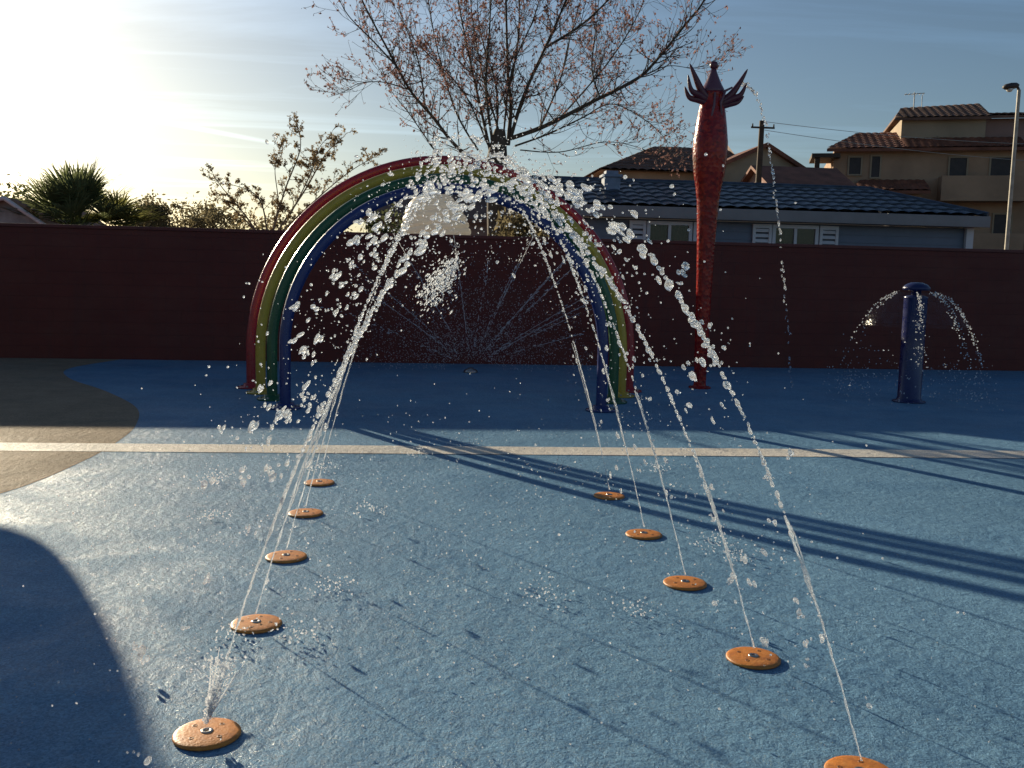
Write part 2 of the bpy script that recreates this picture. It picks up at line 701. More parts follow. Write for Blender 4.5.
sd = bpy.data.lights.new('sun', 'SUN')
sd.energy = 5.0
sd.angle = R(0.55)
sd.color = (1.0, 0.86, 0.62)
so = bpy.data.objects.new('sun', sd)
COL.objects.link(so)
sdir = Vector((-math.sin(SUN_AZ) * math.cos(SUN_EL), math.cos(SUN_AZ) * math.cos(SUN_EL), math.sin(SUN_EL)))
so.rotation_euler = sdir.to_track_quat('Z', 'Y').to_euler()
so.location = (-10, 20, 12)

cd = bpy.data.cameras.new('camera')
cd.sensor_width = 36.0
cd.lens = 36.0 * FPX / 1024
cd.clip_end = 3000
cd.clip_start = 0.05
co = bpy.data.objects.new('camera', cd)
COL.objects.link(co)
co.location = (0, 0, CAM_H)
fwd = Vector((math.sin(YAW) * math.cos(PITCH), math.cos(YAW) * math.cos(PITCH), -math.sin(PITCH)))
rgt = Vector((math.cos(YAW), -math.sin(YAW), 0))
upv = rgt.cross(fwd)
cr, sr = math.cos(ROLL), math.sin(ROLL)
xr = rgt * cr + upv * sr          # world direction of the picture's right
yu = -rgt * sr + upv * cr
co.matrix_world = Matrix(((xr.x, yu.x, -fwd.x, 0), (xr.y, yu.y, -fwd.y, 0), (xr.z, yu.z, -fwd.z, CAM_H), (0, 0, 0, 1)))
S.camera = co

# ------------------------------------------------------------------ ground
WALL_Y = 16.15


def sheet(name, poly, z, mat):
    mb = MB()
    mb.add([(x, y, z) for x, y in poly], [tuple(range(len(poly)))])
    return tag(mb.build(name, mat), kind='structure')


sheet('ground', [(-900, -300), (900, -300), (900, 1500), (-900, 1500)], -0.012, EARTH)
sheet('pool_deck', [(-30, -14), (34, -14), (34, WALL_Y + .05), (-30, WALL_Y + .05)], 0.0, PAD_BLUE)


def smooth_poly(pts, n=6):
    out = []
    P = [Vector(p) for p in pts]
    for i in range(len(P) - 1):
        p0, p1, p2, p3 = P[max(i - 1, 0)], P[i], P[i + 1], P[min(i + 2, len(P) - 1)]
        for k in range(n):
            t = k / n
            out.append(0.5 * ((2 * p1) + (p2 - p0) * t + (2 * p0 - 5 * p1 + 4 * p2 - p3) * t * t + (3 * p1 - p0 - 3 * p2 + p3) * t ** 3))
    out.append(P[-1])
    return [(q.x, q.y) for q in out]


edge = smooth_poly([(-4.7, 16.18), (-5.0, 14.6), (-4.55, 13.3), (-3.7, 12.0), (-2.95, 10.6), (-2.62, 9.4), (-2.52, 8.5), (-2.52, 7.6), (-2.68, 6.5), (-3.2, 5.75), (-4.5, 5.3), (-7, 5.0), (-29.9, 4.6)])
sheet('sand_path', edge + [(-29.9, 16.18)], 0.002, PAD_SAND)
sheet('painted_line', [(-29.8, 8.64), (-29.8, 9.01), (33.8, 7.51), (33.8, 7.14)], 0.004, PAD_WHITE)

# ------------------------------------------------------------------ boundary wall
w = empty('boundary_wall', (2, WALL_Y, 0))
tag(w, 'long dark red rendered wall closing off the back of the blue splash pad', 'wall')
MB().box(-30, 34, WALL_Y, WALL_Y + 0.2, -0.1, 2.09).build('wall_face', WALL, w)
mb = MB()
mb.box(-30, 34, WALL_Y - 0.02, WALL_Y + 0.22, 2.093, 2.15, ch=0.012)
mb.build('capping', WALLCAP, w)

# ------------------------------------------------------------------ rainbow arch
ra = empty('rainbow_arch', (0.39, 11.5, 0))
tag(ra, 'walk-through rainbow of four nested hoops in red, yellow, green and blue', 'rainbow arch')
HOOPS = []
for nm, mt, cy, xl, xr_, (yt) in (('red', P_RED, 12.45, 251, 630, 160.5), ('yellow', P_YEL, 11.92, 260.5, 622.5, 169.5),
                                  ('green', P_GRN, 11.33, 272, 614.5, 179), ('blue', P_BLU, 10.6, 285, 603, 188.5)):
    a_, b_ = at(xl, 350, cy).x, at(xr_, 350, cy).x
    HOOPS.append((nm, mt, (a_ + b_) / 2, cy, (b_ - a_) / 2, at(450, yt, cy).z))
for nm, mt, cx, cy, r, zt in HOOPS:
    pts = []
    z0 = zt - r
    pts += [(cx - r, cy, 0.004), (cx - r, cy, z0 * .5)]
    for k in range(57):
        a = math.pi - math.pi * k / 56
        pts.append((cx + r * math.cos(a), cy, z0 + r * math.sin(a)))
    pts += [(cx + r, cy, z0 * .5), (cx + r, cy, 0.004)]
    h = MB().tube(pts, 0.061, 20).build('hoop', mt, ra)
    h['label'] = {'red': 'red outermost and rearmost hoop', 'yellow': 'yellow hoop between red and green', 'green': 'dark green hoop between yellow and blue', 'blue': 'deep blue innermost and nearest hoop'}[nm]
    for sx in (-1, 1):
        b = MB()
        x = cx + sx * r
        b.lathe([(0.17, 0.002), (0.175, 0.006), (0.175, 0.016), (0.168, 0.022), (0.10, 0.024), (0.097, 0.06), (0.088, 0.062)], (x, cy, 0), 28)
        fo = b.build('base_flange', mt, h)
        bb = MB()
        for k in range(6):
            a = k * math.pi / 3 + .3
            bb.lathe([(0.013, 0.0245), (0.013, 0.036), (0.009, 0.04)], (x + .137 * math.cos(a), cy + .137 * math.sin(a), 0), 6)
        # bolt heads belong to the flange mesh
        me = fo.data
        me.materials.append(BOLT)
        off = len(me.vertices)
        b2 = MB()
        b2.v, b2.f, b2.m, b2.s = list(b.v), list(b.f), list(b.m), list(b.s)
        b2.add(bb.v, bb.f, 1)
        me.clear_geometry()
        me.from_pydata(b2.v, [], b2.f)
        me.polygons.foreach_set('material_index', b2.m)
        me.polygons.foreach_set('use_smooth', b2.s)

# ------------------------------------------------------------------ orange nozzle discs
ROW_L = [(-0.655, y) for y in (3.08, 4.08, 5.07, 6.01, 6.90)]
ROW_R = [(1.40, 2.70), (1.385, 3.61), (1.375, 4.56), (1.385, 5.47), (1.38, 6.47)]
ROW_L = [(x * .986, y * .986) for x, y in ROW_L]
ROW_R = [(x * .986, y * .986) for x, y in ROW_R]
ORD = ['nearest', 'second nearest', 'middle', 'second farthest', 'farthest']
EXTRA_L = ['nearest in the left row, with a wide spurt', 'second from the camera in the left row', 'third from the camera, middle of the left row', 'fourth from the camera in the left row', 'farthest back in the left row, half hidden by jets']
EXTRA_R = ['nearest in the right row, cut by the bottom edge', 'second from the camera in the right row, with dark slots', 'third from the camera, middle of the right row', 'fourth from the camera in the right row', 'farthest back in the right row, lying in the hoop shadow']
dn = empty('spray_nozzle', (0, 0, 0))
d = MB()
prof = [(0.0, 0.0), (0.110, 0.001), (0.115, 0.005), (0.115, 0.012), (0.111, 0.017), (0.100, 0.0205), (0.07, 0.023), (0.022, 0.0245)]
d.lathe(prof[1:], (0, 0, 0), 40)
dome = d.build('dome', ORANGE, dn)
c = MB()
c.lathe([(0.0215, 0.020), (0.0215, 0.027), (0.018, 0.029), (0.009, 0.029), (0.0075, 0.022)], (0, 0, 0), 20)
c.build('jet_collar', STEEL, dn)
for k in range(4):
    a = k * math.pi / 2 + 0.5
    MB().lathe([(0.0085, 0.018), (0.0085, 0.0242), (0.006, 0.0245), (0.005, 0.022)], (0.065 * math.cos(a), 0.065 * math.sin(a), 0), 10).build('screw_cap', ORANGE_DARK, dn)
first = True
for row, ex in ((ROW_L, EXTRA_L), (ROW_R, EXTRA_R)):
    for (x, y), e in zip(row, ex):
        o = dn if first else copy_tree(dn)
        first = False
        o.location = (x, y, 0.0)
        o.scale = (.93, .93, .72)
        o.rotation_euler.z = random.uniform(0, 6)
        tag(o, 'round orange spray disc ' + e, 'spray nozzle', 'orange spray discs set in the blue pad')

# ------------------------------------------------------------------ water jets


def parab(x0, sgn, Y, a, H, s, zb=0.05):
    x = x0 + sgn * 2 * a * s
    z = zb + (H - zb) * (1 - (2 * s - 1) ** 2)
    return x, Y, z


def jet(x0, sgn, Y, a, H, label, seed, strand=0.24, n2=1.0):
    g = np.random.default_rng(seed)
    root = empty('water_jet', (x0, Y, 0.045))
    tag(root, label, 'water jet', 'water jets leaping between the two rows of discs')
    drift = g.normal(0, 0.02)

    def pos(s):
        x, y, z = parab(x0, sgn, Y, a, H, s)
        return np.stack([x + 0 * s, y + drift * s + 0 * s, z], -1)

    def vel(s):
        dx = sgn * 2 * a + 0 * s
        dz = (H) * (-4 * (2 * s - 1))
        return np.stack([dx, 0 * s, dz], -1)
    # unbroken rope of water near the nozzle
    mb = MB()
    ns = 60
    ss = np.linspace(0.0, strand, ns)
    P = pos(ss)
    wob = np.cumsum(g.normal(0, 0.0007, (ns, 3)), 0)
    P = P + wob
    rad = 0.0025 + 0.0011 * np.sin(np.cumsum(g.uniform(.3, 1.7, ns))) + g.normal(0, 0.0006, ns) + 0.0010 * ss / strand
    mb.tube([Vector(p) for p in P], [max(.0016, q) for q in rad], 7)
    # a second thin thread that frays off the rope
    for q in range(2):
        s1 = g.uniform(.03, .08)
        s2 = g.uniform(.09, strand)
        st = np.linspace(s1, s2, 26)
        P2 = pos(st) + np.cumsum(g.normal(0, 0.0012, (26, 3)), 0)
        mb.tube([Vector(p) for p in P2], [0.0015 + 0.0008 * abs(math.sin(k * 1.3)) for k in range(26)], 5)
    drops_mesh('stream', [], WATER, root, mb)
    sets = []
    # chain of beads along the rise
    s = strand * 0.6 + np.cumsum(0.0024 + g.exponential(0.0013, 130))
    s = s[(s < 0.30) | ((s < 0.44) & (g.uniform(0, 1, len(s)) < .6))]
    sp = 0.0012 + 0.014 * np.clip((s - .2) / 0.3, 0, 1) ** 1.5
    C = pos(s) + g.normal(0, 1, (len(s), 3)) * sp[:, None]
    r = g.uniform(0.0045, 0.0098, len(s)) * (0.50 + 0.68 * np.clip((s - .10) / .22, 0, 1))
    sets.append((C, r, vel(s), g.uniform(1.0, 1.5, len(s)) + 1.1 * np.clip((.24 - s) / .15, 0, 1), 3))
    # clumps tumbling over the top and down
    nc = int(58 * n2)
    s = g.uniform(0.36, 1.0, nc)
    k = g.integers(1, 4, nc)
    s = np.repeat(s, k)
    base = np.repeat(g.normal(0, 1, (nc, 3)), k, 0)
    sp = 0.010 + 0.085 * np.clip((s - .36) / .64, 0, 1) ** 1.2
    C = pos(s) + base * sp[:, None] * np.array([1.0, .8, .9]) + g.normal(0, 0.009, (len(s), 3))
    r = g.lognormal(math.log(0.0058), 0.38, len(s))
    sets.append((C, np.clip(r, .0022, .009), vel(s) + g.normal(0, .8, (len(s), 3)), g.uniform(.9, 2.3, len(s)), 2))
    # fine droplets thrown off
    nf = int(260 * n2)
    s = g.uniform(0.2, 1.0, nf)
    sp = 0.02 + 0.13 * s
    C = pos(s) + g.normal(0, 1, (nf, 3)) * sp[:, None]
    r = g.uniform(.0012, .0036, nf)
    ok = C[:, 2] > 0.01
    sets.append((C[ok], r[ok], None, None, 2))
    sets = [(C_[C_[:, 2] > r_ * 2], r_[C_[:, 2] > r_ * 2], None if D_ is None else D_[C_[:, 2] > r_ * 2], None if t_ is None else t_[C_[:, 2] > r_ * 2], l_) for C_, r_, D_, t_, l_ in sets]
    drops_mesh('droplets', sets, WATER, root)['kind'] = 'stuff'
    return root


JL = ['nearest left disc, frothing at its base and bending right', 'second left disc and bending right', 'third left disc and bending right', 'fourth left disc and bending right', 'farthest left disc and bending right']
JR = ['nearest right disc, its beads crossing the red post', 'second right disc and bending left', 'third right disc and bending left', 'fourth right disc and bending left', 'farthest right disc and bending left']
for i, (x, y) in enumerate(ROW_L):
    jet(x, 1, y, 1.05 + random.uniform(-.03, .03), (1.82, 1.86, 2.08, 2.2, 2.26)[i] + random.uniform(-.03, .03), 'water jet arching from the ' + JL[i], 100 + i, 0.15, 0.95)
for i, (x, y) in enumerate(ROW_R):
    jet(x, -1, y, 1.09 + random.uniform(-.03, .03), (1.80, 1.83, 2.08, 2.22, 2.28)[i] + random.uniform(-.03, .03), 'water jet arching from the ' + JR[i], 200 + i, 0.13)

# froth at the nearest left nozzle
g = np.random.default_rng(5)
mb = MB()
x0, y0 = ROW_L[0]
for k in range(18):
    pts = []
    ax, ay = g.normal(0, .15), g.normal(0, .13)
    L = g.uniform(.10, .26)
    for q in range(9):
        t = q / 8
        pts.append((x0 + (0.28 + ax) * t * L + g.normal(0, .001), y0 + ay * t * L, 0.046 + L * t * 0.95))
    mb.tube(pts, [0.0023 * (1 - .5 * q / 8) for q in range(9)], 5)
nd = 420
t = g.uniform(0, 1, nd)
C = np.stack([x0 + .28 * t * .2 + g.normal(0, .02, nd) * (t + .2), y0 + g.normal(0, .015, nd), .05 + t * .22], -1)
fr = drops_mesh('froth', [(C, g.uniform(.0015, .0045, nd), None, None, 2)], FROTH_GLINT, None, mb)
tag(fr, 'short cone of white frothing water over the nearest left orange disc', 'water spurt')

# splash droplets where the jets land, and scattered spatter everywhere around: nobody could count it
sets = []
land = [(230, 640), (545, 598), (640, 615), (735, 560), (370, 512), (212, 480), (322, 470), (420, 455), (715, 545), (655, 470), (560, 470), (210, 520), (470, 445), (330, 590), (300, 640)]
for i, (px, py) in enumerate(land):
    dd = ray(px, py)
    tt = (0.0 - CAM_H) / dd.z
    cx, cy = dd.x * tt, dd.y * tt
    n = 60
    a = g.uniform(0, 6.28, n)
    rr = np.abs(g.normal(0.06, .05, n))
    z = np.abs(g.normal(0.012, .035, n)) * np.exp(-rr * 3) + .004
    sets.append((np.stack([cx + rr * np.cos(a), cy + 1.3 * rr * np.sin(a), z], -1), g.uniform(.0012, .0046, n), g.normal(0, 1, (n, 3)), g.uniform(.9, 2.2, n), 2))
n = 900
sets.append((np.stack([g.uniform(-1.3, 2.0, n), g.uniform(2.8, 7.5, n), np.abs(g.normal(0, .35, n)) + .01], -1), g.uniform(.0015, .0042, n), None, None, 2))
n = 600  # beads of water lying on the wet surface
sets.append((np.stack([g.normal(-0.3, 1.3, n), g.uniform(2.7, 8.2, n), 0 * np.ones(n) + .002], -1), g.uniform(.0015, .0045, n), None, None, 1))
o = drops_mesh('splash_droplets', sets, SPRAY)
tag(o, 'loose spatter of water drops bouncing over the wet blue pad', 'water drops', kind='stuff')

# crown of drops where the jets meet over the arch top
n = 170
C = np.stack([g.normal(.42, .38, n), g.uniform(2.9, 7.2, n), 1.86 + g.normal(0, .17, n)], -1)
o = drops_mesh('crossing_spray', [(C, g.lognormal(math.log(.0048), .38, n), g.normal(0, 1, (n, 3)), g.uniform(1, 2.2, n), 2)], WATER)
tag(o, 'cloud of drops where the jets cross before the top of the rainbow', 'water drops', kind='stuff')

# ------------------------------------------------------------------ radial ground spray behind the arch
fx, fy = 0.90, 14.7
fs = empty('ground_spray', (fx, fy, 0))
tag(fs, 'fan of fine water threads spraying up from the ground behind the rainbow', 'water spray')
nb = MB()
nb.lathe([(0.11, 0.002), (0.11, 0.02), (0.09, 0.045), (0.05, 0.06), (0.03, 0.075), (0.02, 0.075)], (fx, fy, 0), 24)
nb.build('spray_head', STEEL, fs)
sets, mb = [], MB()
for k, deg in enumerate((22, 24, 38, 40.5, 42, 55, 58, 61, 70, -8, -30, -48, -52, 8, -66)):
    th = R(deg + g.uniform(-1, 1))
    tilt = g.normal(0, .15)
    L = g.uniform(2.3, 3.0)
    dirv = np.array([math.sin(th), tilt * math.cos(th) * .6, math.cos(th)])
    dirv /= np.linalg.norm(dirv)
    nn = 70
    s = g.uniform(0.12, 1, nn)
    drop = np.stack([0 * s, 0 * s, -0.14 * s * s], -1)
    C = np.array([fx, fy, .08]) + dirv * (L * s)[:, None] + drop + g.normal(0, 1, (nn, 3)) * (.004 + .02 * s)[:, None]
    sets.append((C, g.uniform(.003, .0068, nn), np.repeat(dirv[None], nn, 0) + np.stack([0 * s, 0 * s, -.4 * s], -1), g.uniform(1.2, 4.5, nn), 1))
    pts = [np.array([fx, fy, .08]) + dirv * L * q + np.array([0, 0, -.14 * q * q]) for q in np.linspace(0, .95, 14)]
    if k in (0, 1, 2, 3, 4, 5, 6, 7, 8, 10, 11, 12, 9): mb.tube([Vector(p) for p in pts[g.integers(3, 7):g.integers(11, 14)]], 0.0030, 4)
n = 5200
s = g.uniform(0.1, 1, n) ** .7
th = g.normal(0, .85, n)
C = np.stack([fx + 2.0 * s * np.sin(th), fy + g.normal(0, .35, n) * s, .05 + 2.1 * s * np.abs(np.cos(th)) * g.uniform(.2, 1, n)], -1)
sets.append((C, g.uniform(.0022, .0068, n), None, None, 1))
drops_mesh('spray_threads', sets, FROTH_GLINT, fs, mb)['kind'] = 'stuff'  # whitened water imitates bright sky glints on the spray

# ------------------------------------------------------------------ cream ribbed dome behind the wall
bc = at(436, 232, 18.6)
bk = empty('domed_tank', (bc.x, bc.y, 0))
tag(bk, 'ribbed cream domed tank behind the wall, seen inside the rainbow through spray', 'tank')
prof = [(.60, 0.0), (.64, 1.9)]
for k in range(1, 81):
    t = k / 80
    r = .66 * math.sqrt(max(0.0, 1 - (t * .995) ** 2))
    r *= 1 + .05 * abs(math.sin(math.pi * t * 8)) ** .7
    prof.append((r, 2.02 + 1.08 * t))
prof.append((0.01, 3.11))
CREAM = NT('cream_plastic')
_v = CREAM.coord()
_c = CREAM.ramp(CREAM.noise(_v, 5, 5), [(0.3, (0.76, 0.74, 0.68)), (0.7, (0.84, 0.82, 0.76))])
_d = CREAM.n('ShaderNodeBsdfPrincipled')
CREAM.l(_c, _d.inputs['Base Color'])
_d.inputs['Roughness'].default_value = 0.4
_t = CREAM.n('ShaderNodeBsdfTranslucent')
CREAM.l(_c, _t.inputs['Color'])
_s = CREAM.n('ShaderNodeMixShader')
_s.inputs[0].default_value = 0.45
CREAM.l(_d.outputs[0], _s.inputs[1])
CREAM.l(_t.outputs[0], _s.inputs[2])
CREAM.l(_s.outputs[0], CREAM.out.inputs['Surface'])
CREAM = CREAM.mat
MT = Matrix.Translation((0, 0, 2.2)) @ Matrix.Rotation(R(-9), 4, 'Y') @ Matrix.Translation((0, 0, -2.2))
MB().lathe(prof, (bc.x, bc.y, 0), 48, M=MT).build('shell', CREAM, bk)
MB().lathe([(.80, -.01), (.80, .30), (.74, .31)], (bc.x, bc.y, 0), 40).build('plinth', METAL_GREY, bk)

n = 650
t = g.uniform(0, 1, n)
P0 = np.array(at(455, 262, 6.2))
P1 = np.array(at(428, 300, 6.2))
C = P0 + (P1 - P0) * t[:, None] + g.normal(0, 1, (n, 3)) * (.026 + .04 * t)[:, None]
pw = drops_mesh('spray_burst', [(C, g.uniform(.0015, .0055, n), np.repeat((P1 - P0)[None], n, 0), g.uniform(1, 3, n), 2)], SPRAY)
tag(pw, 'white burst of spray flung out under the top of the rainbow', 'water spray', kind='stuff')

# ------------------------------------------------------------------ tall red dragon-like post
dx, dy = 3.99, 12.95
K = 0.01353
dr = empty('spouting_post', (dx, dy, 0))
tag(dr, 'tall glossy red scaled post swelling to a horned head with clawed spouts', 'water post')


def zz(y):
    return (388 - y) * K


prof = [(0.15, 0.0), (0.155, 0.012), (0.15, 0.022), (0.088, 0.03), (0.085, 0.08)]
for y, r in [(330, .096), (290, .105), (250, .118), (215, .138), (198, .15), (185, .175), (170, .212), (155, .232), (140, .232), (125, .21), (112, .185), (104, .165), (97, .15), (92, .155)]:
    prof.append((r, zz(y)))
pp = []
for i in range(len(prof) - 1):
    for q in range(4):
        t = q / 4
        pp.append((prof[i][0] * (1 - t) + prof[i + 1][0] * t, prof[i][1] * (1 - t) + prof[i + 1][1] * t))
pp.append(prof[-1])
MB().lathe(pp, (dx, dy, 0), 36).build('body', SCALES, dr)
hd = MB().lathe([(.155, zz(92)), (.160, zz(90.5)), (.145, zz(88)), (.115, zz(84)), (.085, zz(79)), (.05, zz(73)), (.034, zz(69))], (dx + .0, dy, 0), 30)
head = hd.build('head_cap', MAUVE, dr)
MB().lathe([(.034, zz(68.9)), (.05, zz(67.5)), (.056, zz(65)), (.045, zz(62.5)), (.01, zz(61.5))], (dx + .0, dy, 0), 20).build('finial', CLAW, head)


def claw(sgn, cx, fingers):
    mb = MB()

    def w(p):
        return Vector((dx + (p[0] - 713) * K, dy - p[2], zz(p[1])))
    for pts, r0 in fingers:
        P = [w(p) for p in pts]
        n = len(P)
        # densify
        Q, RR = [], []
        for i in range(n - 1):
            for q in range(4):
                t = q / 4
                p0, p1, p2, p3 = P[max(i - 1, 0)], P[i], P[i + 1], P[min(i + 2, n - 1)]
                Q.append(0.5 * ((2 * p1) + (p2 - p0) * t + (2 * p0 - 5 * p1 + 4 * p2 - p3) * t * t + (3 * p1 - p0 - 3 * p2 + p3) * t ** 3))
                RR.append(1.35 * r0 * (1 - 0.85 * ((i + t) / (n - 1)) ** 2.4))
        Q.append(P[-1])
        RR.append(.006)
        mb.tube(Q, RR, 10)
    return mb


claw(-1, 0, [([(708, 99, .06), (700, 92, .08), (693, 80, .10), (686, 67, .12)], .040),
             ([(708, 101, .06), (697, 96, .10), (688, 92, .14), (684, 78, .15)], .036),
             ([(708, 103, .06), (697, 100, .06), (688, 98, .06), (683, 88, .06)], .036)]).build('claw', CLAW, dr)['label'] = 'dark antler-like claw raised on the left'
claw(1, 0, [([(719, 102, .08), (728, 96, .10), (736, 85, .12), (744, 70, .14)], .040),
            ([(719, 104, .08), (730, 99, .12), (738, 95, .15), (743, 84, .17)], .038),
            ([(719, 106, .08), (729, 103, .08), (737, 101, .08), (743, 95, .08)], .036)]).build('claw', CLAW, dr)['label'] = 'dark antler-like claw on the right that spouts water'
# arm strips on the head: paler ridges
mb = MB()
mb.tube([(dx + .09, dy - .15, zz(118)), (dx + .06, dy - .19, zz(104)), (dx + .12, dy - .17, zz(92)), (dx + .22, dy - .14, zz(88))], [.014, .018, .018, .012], 8)
mb.tube([(dx - .06, dy - .17, zz(120)), (dx - .03, dy - .19, zz(106)), (dx - .02, dy - .165, zz(94))], [.012, .018, .014], 8)
mb.build('crest', MAUVE, dr)

# falling thread of water from the right-hand claw
pts = [at(x, y, dy - .1) for x, y in ((743, 84), (752, 90), (760, 106), (767, 135), (773, 175), (779, 225), (784, 285), (789, 345), (794, 418))]
wj = empty('spout_stream', pts[0])
tag(wj, 'thin broken thread of water falling from the right claw of the red post', 'water stream')
P = []
for i in range(len(pts) - 1):
    p0, p1, p2, p3 = pts[max(i - 1, 0)], pts[i], pts[i + 1], pts[min(i + 2, len(pts) - 1)]
    for q in range(24):
        t = q / 24
        P.append(0.5 * ((2 * p1) + (p2 - p0) * t + (2 * p0 - 5 * p1 + 4 * p2 - p3) * t * t + (3 * p1 - p0 - 3 * p2 + p3) * t ** 3))
mb = MB()
mb.tube(P[:30], [0.012] * 10 + [.008] * 20, 7)
P = np.array(P)
T = np.gradient(P, axis=0)
keep = g.uniform(0, 1, len(P)) < .72
C = P + g.normal(0, .012, P.shape)
drops_mesh('droplets', [(C[keep], g.uniform(.005, .015, keep.sum()), T[keep], g.uniform(1, 2.4, keep.sum()), 2)], WATER, wj, mb)['kind'] = 'stuff'

# ------------------------------------------------------------------ blue post with a water bell
bx, by = 6.35, 11.64
bp = empty('fountain_post', (bx, by, 0))
tag(bp, 'short dark blue post near the wall with water falling from its top', 'fountain post')
MB().lathe([(.20, .002), (.205, .008), (.20, .018), (.155, .024), (.15, .05), (.142, .06), (.142, 1.33), (.148, 1.345), (.10, 1.36), (.07, 1.362)], (bx, by, 0), 32).build('post', P_NAVY, bp)
MB().lathe([(.06, 1.355), (.06, 1.425), (.155, 1.43), (.168, 1.445), (.165, 1.465), (.13, 1.50), (.07, 1.525), (.01, 1.53)], (bx, by, 0), 32).build('cap', P_NAVY, bp)
wb = empty('water_bell', (bx, by, 1.40))
tag(wb, 'thin umbrella-shaped sheet of water spreading from the blue post', 'water sheet')
prof = []
for k in range(26):
    t = k / 25
    prof.append((.07 + .78 * t ** .85, 1.405 + .05 * t - .95 * t ** 2.2))
f = MB()
nn = 48
vs, fcs = [], []
for r, z in prof[:19]:
    for k in range(nn):
        a = 2 * math.pi * k / nn
        q = 1 + .02 * math.sin(5 * a + z * 9) + .015 * math.sin(11 * a)
        vs.append((bx + r * q * math.cos(a), by + r * q * math.sin(a), z))
for j in range(18):
    for k in range(nn):
        fcs.append((j * nn + k, j * nn + (k + 1) % nn, (j + 1) * nn + (k + 1) % nn, (j + 1) * nn + k))
f.add(vs, fcs, 0, True)
f.build('sheet', FILM, wb)
sets = []
for a0, r0, n in ((248, .95, 150), (345, 1, 150), (12, 1, 80), (182, 1.1, 60), (305, .9, 40), (130, .9, 30), (60, .9, 40)):
    t = g.uniform(.15, 1.0, n)
    a = R(a0) + g.normal(0, .05, n) * (t + .3)
    r = (.07 + .78 * t ** .85) * r0
    z = 1.405 + .05 * t - .95 * t ** 2.2
    C = np.stack([bx + r * np.cos(a), by + r * np.sin(a), z], -1) + g.normal(0, .01, (n, 3))
    sets.append((C, g.uniform(.003, .0095, n), None, None, 2))
n = 420
a = g.uniform(0, 6.28, n)
r = .85 + g.normal(0, .12, n)
C = np.stack([bx + r * np.cos(a), by + r * np.sin(a), np.abs(g.normal(.25, .2, n)) + .02], -1)
sets.append((C, g.uniform(.003, .009, n), None, None, 2))
drops_mesh('droplets', sets, SPRAY, wb)['kind'] = 'stuff'

# ------------------------------------------------------------------ unseen mushroom-shaped caster added beyond the left edge (casts the round shadow in the lower left)
mx, my = -7.0, 10.7
mu = empty('added_shadow_caster', (mx, my, 0))
tag(mu, 'added blue dome on a stem, out of view at left, casting the round shadow', 'shadow caster')
MB().lathe([(.22, .002), (.22, .02), (.13, .03), (.12, .1), (.12, 1.97)], (mx, my, 0), 28).build('stem', P_YEL, mu)
pf = [(.12, 1.96), (1.50, 1.92), (1.60, 1.95)] + [(1.62 * math.cos(R(90 * k / 16)), 2.0 + 1.25 * math.sin(R(90 * k / 16))) for k in range(16)] + [(.02, 3.25)]
MB().lathe(pf, (mx, my, 0), 48).build('cap', P_BLU, mu)

# ------------------------------------------------------------------ mobile home behind the wall
mh = empty('mobile_home', (7, 19.2, 0))
tag(mh, 'grey blue mobile home with a dark slate-blue tiled roof just behind the red wall', 'mobile home')
hx0, hx1, hy0, hy1 = 2.55, 11.62, 19.25, 23.2


def lap_wall(mb, x0, x1, y, z0, z1, step=.16):
    z = z0
    while z < z1 - .01:
        zt = min(z + step, z1)
        mb.add([(x0, y, z), (x1, y, z), (x1, y + .014, zt), (x0, y + .014, zt), (x0, y + .03, z), (x1, y + .03, z)], [(0, 1, 2, 3), (4, 5, 1, 0)])
        z = zt


mb = MB()
lap_wall(mb, hx0, hx1, hy0, .25, 2.69)
mb.box(hx0, hx1, hy0 + .032, hy1, .25, 2.69)
mb.build('wall', SIDING, mh)
# tiled roof: real tile relief on the front slope, hipped at the right end
ez, ry, rz = 2.93, 21.1, 3.58
ex0, ex1 = 2.25, 11.78
rx0, rx1 = 2.25, 10.25
ey = 18.95


def tile_slope(mb, A, B, C, D, nu_per=8, tile=.30, rows=6, amp=.035):
    """A,B eave left/right, C,D ridge right/left; relief along the slope normal"""
    A, B, C, D = map(Vector, (A, B, C, D))
    n = (B - A).cross(D - A).normalized()
    if n.z < 0:
        n = -n
    L = (B - A).length
    ux = (B - A).normalized()
    NU = int(L / tile * nu_per)
    rowsv = []
    for r_ in range(rows):
        rowsv += [(r_ / rows, .030), ((r_ + .55) / rows, .016), ((r_ + .995) / rows, 0.0)]
    vs, fs = [], []
    for v, lift in rowsv:
        a, b = A.lerp(D, v), B.lerp(C, v)
        for u in range(NU + 1):
            p = a.lerp(b, u / NU)
            ph = ((p - A).dot(ux)) / tile
            h = amp * (abs(math.sin(math.pi * ph)) ** .8)
            vs.append(p + n * (lift + h))
    for j in range(len(rowsv) - 1):
        for u in range(NU):
            fs.append((j * (NU + 1) + u, j * (NU + 1) + u + 1, (j + 1) * (NU + 1) + u + 1, (j + 1) * (NU + 1) + u))
    mb.add(vs, fs, 0, False)


